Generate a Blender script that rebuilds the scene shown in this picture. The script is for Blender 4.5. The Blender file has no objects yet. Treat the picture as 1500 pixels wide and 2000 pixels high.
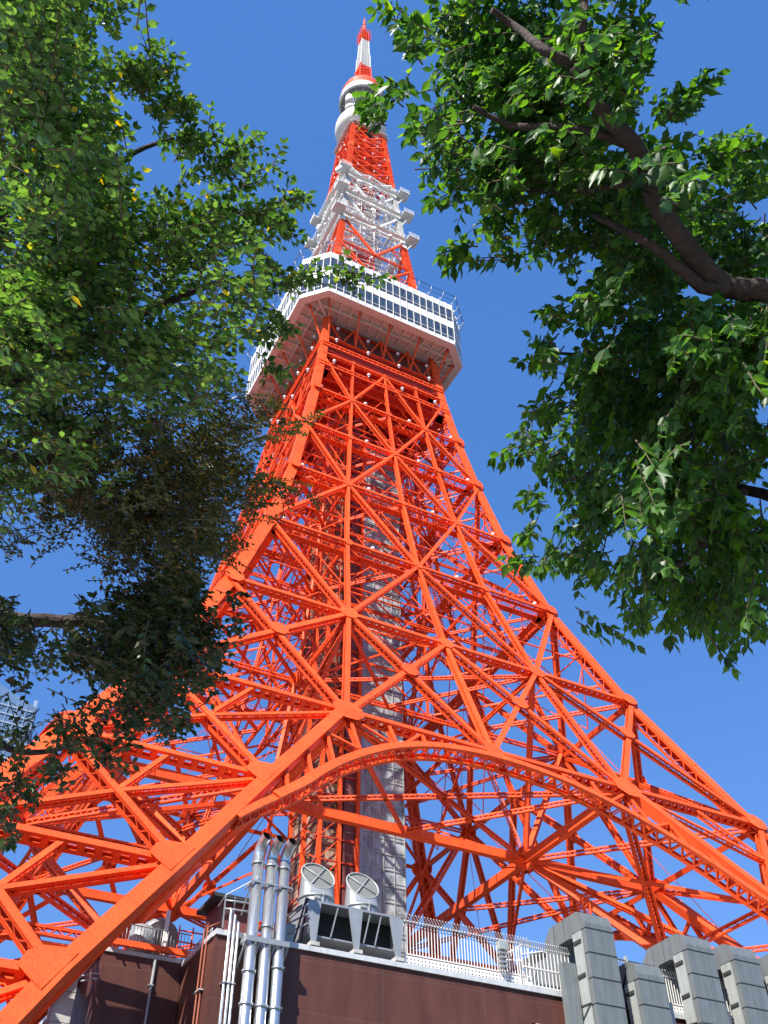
import bpy, math, random
import numpy as np
from mathutils import Vector, Matrix, noise
random.seed(7)
RS = np.random.RandomState(11)
D = bpy.data
SC = bpy.context.scene
COL = SC.collection

# ------------------------------------------------------------------ camera
CP = Vector((-48.4507, -104.4423, 1.6384))
YAW, PIT, ROL, FOC = 0.481247, 0.769327, -0.005553, 1905.17
FW = Vector((math.sin(YAW)*math.cos(PIT), math.cos(YAW)*math.cos(PIT), math.sin(PIT)))
_r = Vector((math.cos(YAW), -math.sin(YAW), 0)); _u = _r.cross(FW)
RT = _r*math.cos(ROL)+_u*math.sin(ROL); UP = -_r*math.sin(ROL)+_u*math.cos(ROL)
cam_d = D.cameras.new('camera'); cam = D.objects.new('camera', cam_d); COL.objects.link(cam)
m = Matrix((RT, UP, -FW)).transposed().to_4x4(); m.translation = CP
cam.matrix_world = m
cam_d.sensor_fit = 'HORIZONTAL'; cam_d.sensor_width = 36; cam_d.lens = FOC/1500*36
cam_d.clip_start = 0.1; cam_d.clip_end = 6000
SC.camera = cam
# ------------------------------------------------------------------ light
SUN_EL = math.radians(43); SUN_AZ = math.radians(180+54)      # azimuth clockwise from +Y
SDIR = Vector((math.sin(SUN_AZ)*math.cos(SUN_EL), math.cos(SUN_AZ)*math.cos(SUN_EL), math.sin(SUN_EL)))
W = D.worlds.new('World'); SC.world = W; W.use_nodes = True
nt = W.node_tree; bg = nt.nodes['Background']
sky = nt.nodes.new('ShaderNodeTexSky'); sky.sky_type = 'NISHITA'; sky.sun_disc = False
sky.sun_elevation = SUN_EL; sky.sun_rotation = SUN_AZ
sky.altitude = 2500; sky.air_density = 1.25; sky.dust_density = 0.0; sky.ozone_density = 3.0
hs = nt.nodes.new('ShaderNodeHueSaturation'); hs.inputs['Saturation'].default_value = 1.06
sm = nt.nodes.new('ShaderNodeMix'); sm.data_type = 'RGBA'; sm.inputs[0].default_value = 0.6; sm.inputs[7].default_value = (0.315, 0.90, 2.62, 1)
nt.links.new(sky.outputs[0], sm.inputs[6]); nt.links.new(sm.outputs[2], hs.inputs['Color']); nt.links.new(hs.outputs[0], bg.inputs[0]); bg.inputs[1].default_value = 0.15
sl = D.lights.new('sun', 'SUN'); sl.energy = 5.0; sl.angle = math.radians(0.53); sl.color = (1.0, 0.94, 0.85)
so = D.objects.new('sun', sl); COL.objects.link(so)
so.rotation_euler = SDIR.to_track_quat('Z', 'Y').to_euler(); so.location = (-200, -200, 200)
SC.view_settings.view_transform = 'Standard'; SC.view_settings.look = 'None'
SC.view_settings.exposure = 0.9; SC.view_settings.gamma = 1

# ------------------------------------------------------------------ helpers
def V(*a): return Vector(a if len(a) > 1 else a[0])
def hide_unused(): pass
def mat(name, col, rough=0.5, metal=0.0, var=0.0, scale=2.0, bump=0.0, bscale=8.0, spec=0.5, rivet=False, stain=0.0, coat=0.0):
    M = D.materials.new(name); M.use_nodes = True
    n = M.node_tree; b = n.nodes['Principled BSDF']; L = n.links
    b.inputs['Roughness'].default_value = rough; b.inputs['Metallic'].default_value = metal
    b.inputs['Specular IOR Level'].default_value = spec
    b.inputs['Base Color'].default_value = (*col, 1)
    if coat: b.inputs['Coat Weight'].default_value = coat
    tc = n.nodes.new('ShaderNodeTexCoord'); src = None
    if var:
        nz = n.nodes.new('ShaderNodeTexNoise'); nz.inputs['Scale'].default_value = scale; nz.inputs['Detail'].default_value = 6
        nz.inputs['Roughness'].default_value = 0.6
        L.new(tc.outputs['Object'], nz.inputs['Vector'])
        mx = n.nodes.new('ShaderNodeMix'); mx.data_type = 'RGBA'
        mx.inputs[6].default_value = (*[c*(1-var) for c in col], 1); mx.inputs[7].default_value = (*[min(1, c*(1+var)) for c in col], 1)
        mr = n.nodes.new('ShaderNodeMapRange'); mr.inputs[1].default_value = 0.3; mr.inputs[2].default_value = 0.7
        L.new(nz.outputs[0], mr.inputs[0]); L.new(mr.outputs[0], mx.inputs[0]); src = mx.outputs[2]
        L.new(src, b.inputs['Base Color'])
    if rivet:
        oi = n.nodes.new('ShaderNodeObjectInfo'); mo = n.nodes.new('ShaderNodeMapRange'); mo.inputs[3].default_value = .84; mo.inputs[4].default_value = 1.1
        L.new(oi.outputs['Random'], mo.inputs[0]); mm = n.nodes.new('ShaderNodeMix'); mm.data_type = 'RGBA'; mm.blend_type = 'MULTIPLY'; mm.inputs[0].default_value = 1
        L.new(src, mm.inputs[6]); L.new(mo.outputs[0], mm.inputs[7]); src = mm.outputs[2]
    if stain:                                            # vertical rain streaks of dirt
        mp = n.nodes.new('ShaderNodeMapping'); mp.inputs['Scale'].default_value = (1.6, 1.6, 0.12)
        L.new(tc.outputs['Object'], mp.inputs[0])
        n2 = n.nodes.new('ShaderNodeTexNoise'); n2.inputs['Scale'].default_value = 2.2; n2.inputs['Detail'].default_value = 7
        L.new(mp.outputs[0], n2.inputs['Vector'])
        r2 = n.nodes.new('ShaderNodeMapRange'); r2.inputs[1].default_value = 0.45; r2.inputs[2].default_value = 0.75; r2.inputs[4].default_value = stain
        L.new(n2.outputs[0], r2.inputs[0])
        m2 = n.nodes.new('ShaderNodeMix'); m2.data_type = 'RGBA'; m2.inputs[7].default_value = (*[c*0.35 for c in col], 1)
        if src: L.new(src, m2.inputs[6])
        else: m2.inputs[6].default_value = (*col, 1)
        L.new(r2.outputs[0], m2.inputs[0]); src = m2.outputs[2]; L.new(src, b.inputs['Base Color'])
    h = None
    if bump:
        n3 = n.nodes.new('ShaderNodeTexNoise'); n3.inputs['Scale'].default_value = bscale; n3.inputs['Detail'].default_value = 5
        L.new(tc.outputs['Object'], n3.inputs['Vector'])
        bp = n.nodes.new('ShaderNodeBump'); bp.inputs['Strength'].default_value = bump; bp.inputs['Distance'].default_value = 0.05
        L.new(n3.outputs[0], bp.inputs['Height']); L.new(bp.outputs[0], b.inputs['Normal'])
    if rivet:                                            # rows of rivet heads on plates that carry UVs in metres
        uv = n.nodes.new('ShaderNodeUVMap'); sx = n.nodes.new('ShaderNodeSeparateXYZ'); L.new(uv.outputs[0], sx.inputs[0])
        def fr(out, p):
            a = n.nodes.new('ShaderNodeMath'); a.operation = 'DIVIDE'; a.inputs[1].default_value = p; L.new(out, a.inputs[0])
            f = n.nodes.new('ShaderNodeMath'); f.operation = 'FRACT'; L.new(a.outputs[0], f.inputs[0])
            s = n.nodes.new('ShaderNodeMath'); s.operation = 'SUBTRACT'; s.inputs[1].default_value = 0.5; L.new(f.outputs[0], s.inputs[0])
            q = n.nodes.new('ShaderNodeMath'); q.operation = 'MULTIPLY'; q.inputs[1].default_value = p; L.new(s.outputs[0], q.inputs[0])
            return q.outputs[0]
        cx = n.nodes.new('ShaderNodeCombineXYZ'); L.new(fr(sx.outputs[0], 0.42), cx.inputs[0]); L.new(fr(sx.outputs[1], 0.36), cx.inputs[1])
        ln = n.nodes.new('ShaderNodeVectorMath'); ln.operation = 'LENGTH'; L.new(cx.outputs[0], ln.inputs[0])
        lt = n.nodes.new('ShaderNodeMath'); lt.operation = 'LESS_THAN'; lt.inputs[1].default_value = 0.042; L.new(ln.outputs['Value'], lt.inputs[0])
        m3 = n.nodes.new('ShaderNodeMix'); m3.data_type = 'RGBA'; m3.inputs[7].default_value = (*[c*0.5 for c in col], 1)
        if src: L.new(src, m3.inputs[6])
        else: m3.inputs[6].default_value = (*col, 1)
        L.new(lt.outputs[0], m3.inputs[0]); L.new(m3.outputs[2], b.inputs['Base Color'])
    return M

OR = (0.88, 0.100, 0.022)
M_or = mat('orange_paint', OR, 0.55, var=0.15, scale=0.5, rivet=True, spec=0.22, stain=.32)
M_wh = mat('white_paint', (0.74, 0.73, 0.70), 0.5, var=0.06, scale=0.5, stain=0.15)
M_dred = mat('dark_red_and_shade', (0.52, 0.04, 0.018), 0.55, var=0.15, scale=0.6)  # dark red of floors and cores; paints shade on the upper inner frame
M_maroon = mat('maroon_panel', (0.16, 0.045, 0.04), 0.6, var=0.12, scale=0.5)
M_soff = mat('soffit_panel', (0.80, 0.75, 0.67), 0.7, var=0.08, scale=0.5, stain=0.2)
M_dkwire = mat('dark_rail', (0.03, 0.035, 0.05), 0.5)
M_lamp = mat('lamp_glass', (0.80, 0.80, 0.80), 0.25, spec=0.6)
M_grey = mat('grey_galvanised', (0.30, 0.32, 0.33), 0.4, metal=0.3, var=0.08, scale=1.5, stain=0.2)
M_duct = mat('duct_cladding', (0.18, 0.20, 0.20), 0.45, metal=0.25, var=0.10, scale=0.8, stain=0.35, spec=0.4)
M_ductl = mat('pale_grey_and_lit_side', (0.38, 0.40, 0.38), 0.45, metal=0.2, var=0.08, scale=1.0, stain=0.3)  # pale grey of small parts; on the ducts it paints the sunlit side
M_seam = mat('black_seam', (0.03, 0.03, 0.03), 0.8)
M_steel = mat('stainless_steel', (0.62, 0.64, 0.65), 0.30, metal=0.85, var=0.06, scale=3, stain=0.15)
M_bore = mat('dark_bore', (0.02, 0.012, 0.01), 0.9)  # near black inside of the exhaust pipe mouths
M_black = mat('dark_interior', (0.015, 0.015, 0.016), 0.8)
M_cope = mat('coping_paint', (0.50, 0.52, 0.53), 0.5, var=0.08, stain=0.3)
M_rust = mat('brown_pipe', (0.22, 0.06, 0.03), 0.6, var=0.2)
M_conc = mat('pale_concrete', (0.45, 0.44, 0.41), 0.8, var=0.1, stain=0.3)
M_mesh = None

def mesh_mat():
    M = D.materials.new('grille_mesh'); M.use_nodes = True; n = M.node_tree; b = n.nodes['Principled BSDF']
    b.inputs['Base Color'].default_value = (0.40, 0.40, 0.37, 1); b.inputs['Roughness'].default_value = 0.6
    tc = n.nodes.new('ShaderNodeTexCoord'); ch = n.nodes.new('ShaderNodeTexChecker'); ch.inputs['Scale'].default_value = 28
    n.links.new(tc.outputs['Object'], ch.inputs[0])
    ch.inputs[1].default_value = (0.24, 0.24, 0.22, 1); ch.inputs[2].default_value = (0.10, 0.10, 0.095, 1)
    n.links.new(ch.outputs[0], b.inputs['Base Color']); return M
M_mesh = mesh_mat()

def wall_mat(name, c1, c2, sx, sz, seam):
    """large painted panels with thin seams"""
    M = D.materials.new(name); M.use_nodes = True; n = M.node_tree; b = n.nodes['Principled BSDF']; L = n.links
    tc = n.nodes.new('ShaderNodeTexCoord'); sp = n.nodes.new('ShaderNodeSeparateXYZ'); L.new(tc.outputs['Object'], sp.inputs[0])
    ad = n.nodes.new('ShaderNodeMath'); ad.operation = 'ADD'; L.new(sp.outputs[0], ad.inputs[0]); L.new(sp.outputs[1], ad.inputs[1])
    cb = n.nodes.new('ShaderNodeCombineXYZ'); L.new(ad.outputs[0], cb.inputs[0]); L.new(sp.outputs[2], cb.inputs[1])
    br = n.nodes.new('ShaderNodeTexBrick'); br.offset = 0.0; br.inputs['Scale'].default_value = 1
    br.inputs['Brick Width'].default_value = sx; br.inputs['Row Height'].default_value = sz
    br.inputs['Mortar Size'].default_value = 0.012; br.inputs['Mortar Smooth'].default_value = 0.3
    br.inputs['Color1'].default_value = (*c1, 1); br.inputs['Color2'].default_value = (*c2, 1); br.inputs['Mortar'].default_value = (*seam, 1)
    L.new(cb.outputs[0], br.inputs['Vector'])
    nz = n.nodes.new('ShaderNodeTexNoise'); nz.inputs['Scale'].default_value = 0.7; nz.inputs['Detail'].default_value = 8
    mp = n.nodes.new('ShaderNodeMapping'); mp.inputs['Scale'].default_value = (1.2, 1.2, 0.3); L.new(tc.outputs['Object'], mp.inputs[0]); L.new(mp.outputs[0], nz.inputs['Vector'])
    mr = n.nodes.new('ShaderNodeMapRange'); mr.inputs[1].default_value = 0.3; mr.inputs[2].default_value = 0.75; mr.inputs[3].default_value = 0.72; mr.inputs[4].default_value = 1.26
    L.new(nz.outputs[0], mr.inputs[0])
    mu = n.nodes.new('ShaderNodeMix'); mu.data_type = 'RGBA'; mu.blend_type = 'MULTIPLY'; mu.inputs[0].default_value = 1
    L.new(br.outputs['Color'], mu.inputs[6]); L.new(mr.outputs[0], mu.inputs[7]); L.new(mu.outputs[2], b.inputs['Base Color'])
    b.inputs['Roughness'].default_value = 0.6; b.inputs['Specular IOR Level'].default_value = 0.3
    return M
M_brown = wall_mat('brown_wall_panel', (0.088, 0.032, 0.024), (0.102, 0.039, 0.029), 7.3, 2.9, (0.13, 0.085, 0.07))

def glass_mat(name, col, rough=0.08, var=0.5, sc=(0.6, 0.6, 0.45), metal=0.0, spec=0.9):
    M = D.materials.new(name); M.use_nodes = True; n = M.node_tree; b = n.nodes['Principled BSDF']; L = n.links
    tc = n.nodes.new('ShaderNodeTexCoord'); mp = n.nodes.new('ShaderNodeMapping'); mp.inputs['Scale'].default_value = sc
    L.new(tc.outputs['Object'], mp.inputs[0])
    nz = n.nodes.new('ShaderNodeTexNoise'); nz.inputs['Scale'].default_value = 1.2; nz.inputs['Detail'].default_value = 8; nz.inputs['Distortion'].default_value = 1.2
    L.new(mp.outputs[0], nz.inputs['Vector'])
    mr = n.nodes.new('ShaderNodeMapRange'); mr.inputs[1].default_value = 0.35; mr.inputs[2].default_value = 0.7
    L.new(nz.outputs[0], mr.inputs[0])
    mx = n.nodes.new('ShaderNodeMix'); mx.data_type = 'RGBA'
    mx.inputs[6].default_value = (*[c*(1-var) for c in col], 1); mx.inputs[7].default_value = (*[min(1, c*(1+var)) for c in col], 1)
    L.new(mr.outputs[0], mx.inputs[0]); L.new(mx.outputs[2], b.inputs['Base Color'])
    b.inputs['Roughness'].default_value = rough; b.inputs['Metallic'].default_value = metal; b.inputs['Specular IOR Level'].default_value = spec
    bp = n.nodes.new('ShaderNodeBump'); bp.inputs['Strength'].default_value = 0.15; bp.inputs['Distance'].default_value = 0.02
    L.new(nz.outputs[0], bp.inputs['Height']); L.new(bp.outputs[0], b.inputs['Normal'])
    return M
M_gdeck = glass_mat('deck_glass', (0.045, 0.065, 0.10), 0.06, 0.4, spec=0.6)
M_gshaft = glass_mat('shaft_glass', (0.29, 0.31, 0.31), 0.12, 0.55, (0.5, 0.5, 0.35))
M_gsky = glass_mat('tower_block_glass', (0.17, 0.27, 0.40), 0.12, 0.3, (0.02, 0.02, 0.02), metal=0.3)
M_core = glass_mat('core_cladding', (0.17, 0.085, 0.055), 0.6, 0.75, (0.9, 0.9, 0.25), spec=0.3)
M_coreg = glass_mat('core_beige', (0.34, 0.24, 0.17), 0.6, 0.5, (0.9, 0.9, 0.25), spec=0.3)

class MB:
    def __init__(s): s.v = []; s.f = []; s.m = []; s.uv = []; s.mats = []; s.sm = []
    def mi(s, M):
        if M not in s.mats: s.mats.append(M)
        return s.mats.index(M)
    def q(s, pts, M, uv=None, smooth=False):
        i = len(s.v); s.v += [tuple(p) for p in pts]; s.f.append(tuple(range(i, i+len(pts))))
        s.m.append(s.mi(M)); s.uv.append(uv or [(0, 0)]*len(pts)); s.sm.append(smooth)
    def ob(s, c, ax, ay, az, M, faces='abcdef', uvf=None):
        """oriented box: centre, three half vectors"""
        P = lambda i, j, k: c+ax*i+ay*j+az*k
        Q = {'a': [P(1,-1,-1), P(1,1,-1), P(1,1,1), P(1,-1,1)], 'b': [P(-1,1,-1), P(-1,-1,-1), P(-1,-1,1), P(-1,1,1)],
             'c': [P(1,1,-1), P(-1,1,-1), P(-1,1,1), P(1,1,1)], 'd': [P(-1,-1,-1), P(1,-1,-1), P(1,-1,1), P(-1,-1,1)],
             'e': [P(-1,-1,1), P(1,-1,1), P(1,1,1), P(-1,1,1)], 'f': [P(-1,1,-1), P(1,1,-1), P(1,-1,-1), P(-1,-1,-1)]}
        for k in faces: s.q(Q[k], M, uvf if k == 'c' else None)
    def box(s, x0, x1, y0, y1, z0, z1, M):
        s.ob(V((x0+x1)/2, (y0+y1)/2, (z0+z1)/2), V(abs(x1-x0)/2, 0, 0), V(0, abs(y1-y0)/2, 0), V(0, 0, abs(z1-z0)/2), M)
    def bar(s, a, b, w, d, n, M, uv=False):
        """bar from a to b, width w across, depth d along n"""
        a = V(a); b = V(b); t = b-a; L = t.length
        if L < 1e-4: return
        t /= L; n = (n-t*n.dot(t))
        if n.length < 1e-3: n = V(1, 0.1, 0) - t*V(1, 0.1, 0).dot(t)
        n.normalize(); sd = t.cross(n)
        u = [(L, w/2), (0, w/2), (0, -w/2), (L, -w/2)] if uv else None
        # face 'c' is +n
        s.ob((a+b)/2, t*L/2, n*d/2, sd*w/2, M, uvf=u)
    def tube(s, pts, r, M, seg=10, cap=True, smooth=True):
        pts = [V(p) for p in pts]; N = len(pts)
        rr = r if isinstance(r, (list, tuple)) else [r]*N
        t0 = (pts[1]-pts[0]).normalized()
        ref = V(0, 0, 1) if abs(t0.z) < 0.9 else V(1, 0, 0)
        x = t0.cross(ref).normalized(); i0 = len(s.v); k = s.mi(M)
        for i, p in enumerate(pts):
            t = (pts[min(i+1, N-1)]-pts[max(i-1, 0)]).normalized()
            x = (x-t*x.dot(t)).normalized(); y = t.cross(x)
            for j in range(seg):
                a = 2*math.pi*j/seg; s.v.append(tuple(p+(x*math.cos(a)+y*math.sin(a))*rr[i]))
        for i in range(N-1):
            for j in range(seg):
                j2 = (j+1) % seg
                s.f.append((i0+i*seg+j, i0+i*seg+j2, i0+(i+1)*seg+j2, i0+(i+1)*seg+j)); s.m.append(k); s.uv.append([(0, 0)]*4); s.sm.append(smooth)
        if cap:
            for i, rev in ((0, True), (N-1, False)):
                f = [i0+i*seg+j for j in range(seg)]
                s.f.append(tuple(reversed(f)) if rev else tuple(f)); s.m.append(k); s.uv.append([(0, 0)]*seg); s.sm.append(False)
    def lathe(s, prof, c, M, seg=32, smooth=True, mats=None):
        c = V(c); i0 = len(s.v); n = len(prof)
        for (r, z) in prof:
            for j in range(seg):
                a = 2*math.pi*j/seg; s.v.append((c.x+r*math.cos(a), c.y+r*math.sin(a), c.z+z))
        for i in range(n-1):
            k = s.mi(mats[i] if mats else M)
            for j in range(seg):
                j2 = (j+1) % seg
                s.f.append((i0+i*seg+j, i0+i*seg+j2, i0+(i+1)*seg+j2, i0+(i+1)*seg+j)); s.m.append(k); s.uv.append([(0, 0)]*4); s.sm.append(smooth)
    def sphere(s, c, r, M, seg=10, rings=6):
        s.lathe([(max(1e-3, r*math.sin(math.pi*i/rings)), -r*math.cos(math.pi*i/rings)) for i in range(rings+1)], c, M, seg)
    def plate(s, poly, n, th, M, uv=True):
        """convex polygon plate of thickness th along n, front offset outwards"""
        n = V(n).normalized(); c = sum((V(p) for p in poly), V(0, 0, 0))/len(poly)
        ax = (V(poly[1])-V(poly[0])).normalized(); ay = n.cross(ax)
        F = [V(p)+n*th/2 for p in poly]; B = [V(p)-n*th/2 for p in poly]
        if (F[1]-F[0]).cross(F[2]-F[1]).dot(n) < 0: F.reverse(); B.reverse()
        s.q(F, M, [((p-c).dot(ax)+20, (p-c).dot(ay)+20) for p in F] if uv else None); s.q(B[::-1], M)
        for i in range(len(F)):
            j = (i+1) % len(F); s.q([F[i], B[i], B[j], F[j]], M)
    # built-up steel member: two channels joined by lacing
    def member(s, a, b, n, w, d, M, style='zig', M2=None, pitch=None, bw=None):
        a = V(a); b = V(b); t = b-a; L = t.length; t /= L
        n = (n-t*n.dot(t)).normalized(); sd = t.cross(n); M2 = M2 or M
        tp = min(0.07, w*0.14); fl = min(d*0.22, 0.22)
        for sg, off in ((1, d/2), (-1, -d/2)):
            s.bar(a+n*off, b+n*off, w, tp, n*sg, M, uv=(sg == 1))
            if style == 'solid': continue
            for e in (-1, 1):
                s.bar(a+n*(off-sg*fl/2-sg*tp/2)+sd*e*(w/2-tp/2), b+n*(off-sg*fl/2-sg*tp/2)+sd*e*(w/2-tp/2), tp*.6, fl, n, M)
        if style == 'solid':
            for e in (-1, 1):
                s.bar(a+sd*e*(w/2-tp/2-0.003), b+sd*e*(w/2-tp/2-0.003), tp, d-tp-0.006, n, M)
            return
        lo = -(d/2-fl*0.6); hi = -lo
        p = pitch or max(0.55, d*0.85)
        k = max(2, int(round(L/p))); bw = bw or max(0.06, d*0.10)
        for e in (-1, 1):
            o = sd*e*(w/2-tp*0.5)
            for i in range(k):
                t0 = a+t*(L*i/k); t1 = a+t*(L*(i+1)/k)
                if style == 'zig':
                    A = (t0+n*lo, t1+n*hi) if i % 2 == 0 else (t0+n*hi, t1+n*lo)
                    s.bar(A[0]+o, A[1]+o, 0.03, bw, (A[1]-A[0]).cross(sd), M2)
                else:
                    mid = (t0+t1)/2
                    s.bar(mid+n*lo+o, mid+n*hi+o, 0.04, p*0.42, t, M2)
    def build(s, name, parent=None, loc=None, hidden=False):
        me = D.meshes.new(name)
        vs = s.v
        if loc is not None: vs = [(x-loc[0], y-loc[1], z-loc[2]) for x, y, z in s.v]
        me.from_pydata(vs, [], s.f)
        for M in s.mats: me.materials.append(M)
        me.polygons.foreach_set('material_index', s.m); me.polygons.foreach_set('use_smooth', s.sm)
        ul = me.uv_layers.new(name='UVMap'); flat = [c for f in s.uv for p in f for c in p]
        ul.data.foreach_set('uv', flat)
        me.update()
        o = D.objects.new(name, me); COL.objects.link(o)
        if loc is not None: o.location = loc
        if parent: o.parent = parent
        return o
def tag(o, label=None, cat=None, group=None, kind=None):
    if label: o['label'] = label
    if cat: o['category'] = cat
    if group: o['group'] = group
    if kind: o['kind'] = kind
    return o
def empty(name, loc, label, cat, group=None):
    o = D.objects.new(name, None); COL.objects.link(o); o.location = loc; o.empty_display_size = 0.5
    bpy.context.view_layer.update()
    return tag(o, label, cat, group)
def part(mb, name, root, label=None, kind=None):
    """child mesh whose coordinates are given in world space"""
    o = mb.build(name, None)
    o.parent = root
    # root has only a translation: shift the mesh instead of using a parent inverse
    l = root.location if root.parent is None else root.location+root.parent.location
    me = o.data; n = len(me.vertices); co = np.empty(n*3, 'f'); me.vertices.foreach_get('co', co)
    co = co.reshape(-1, 3)-np.array(wloc(root), 'f'); me.vertices.foreach_set('co', co.ravel()); me.update()
    if label: o['label'] = label
    if kind: o['kind'] = kind
    return o
def wloc(o):
    l = Vector(o.location)
    while o.parent: o = o.parent; l = l+o.location
    return l

# ================================================================== LATTICE TOWER
PZ = [0, 18.8, 27.8, 38.3, 50.73, 68.63, 84.73, 99.33, 112.09, 123.15, 134.9, 147, 159, 190.5, 217.8, 243.5]
PW = [60.5, 51.6, 46.9, 41.0, 34.09, 26.57, 21.02, 17.44, 15.14, 13.45, 12.0, 11.05, 10.1, 7.63, 6.08, 4.6]
def w_at(z): return float(np.interp(z, PZ, PW))
SZ = [0, 18.8, 27.8, 38.3, 50.73]; SS = [52.0, 39.6, 32.95, 25.4, 15.86]
def s_at(z): return float(np.interp(z, SZ, SS))
def rot(k, p):
    x, y, z = p
    for _ in range(k): x, y = -y, x
    return V(x, y, z)
def fp(k, x, z, inset=0.0): return rot(k, (x, -(w_at(z)-inset), z))
def fn(k, z):
    dw = (w_at(z+1)-w_at(z-1))/2
    return rot(k, (0, -1, -dw)).normalized()
LV = {'Z': 134.9, 'A': 123.15, 'B': 112.09, 'C': 99.33, 'D': 84.73, 'E': 68.63, 'F': 50.73}
US = {'Z': .5, 'A': .5, 'B': .5, 'C': .5, 'D': .487, 'E': .467, 'F': .465}
def nx(l, i):
    w = w_at(LV[l]); return [-w, -w*US[l], 0, w*US[l], w][i]
tower = empty('lattice_tower', (0, 0, 0), 'tall orange and white steel lattice tower with two observation decks and an antenna mast', 'tower')
MEM = {'diagonal_brace': [], 'vertical_post': [], 'cross_beam': [], 'gusset_plate': []}
def add(kind, size_pt, size, fnc):
    d = (V(size_pt)-CP).length; MEM[kind].append((size/d**1.0, fnc))
def mem(kind, a, b, n, w, d, M, style='zig', **kw):
    a = V(a); b = V(b)
    add(kind, (a+b)/2, (b-a).length*w/((a+b)/2-CP).length, lambda mb: mb.member(a, b, n, w, d, M, style, **kw))
def gus(k, x, z, r, M=None, n=None, dep=0.5, pts=8, lift=0.075, asp=1.0):
    n = n or fn(k, z); c = fp(k, x, z)+n*(dep+lift)
    if abs(x) > w_at(z)-0.01: pass
    h = rot(k, (1, 0, 0)); up = n.cross(h); 
    if up.z < 0: up = -up
    poly = [c+h*(r*math.cos(2*math.pi*(j+.5)/pts))+up*(r*asp*math.sin(2*math.pi*(j+.5)/pts)) for j in range(pts)]
    add('gusset_plate', c, r*r/(c-CP).length, lambda mb: mb.plate(poly, n, 0.05, M or M_or))

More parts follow.
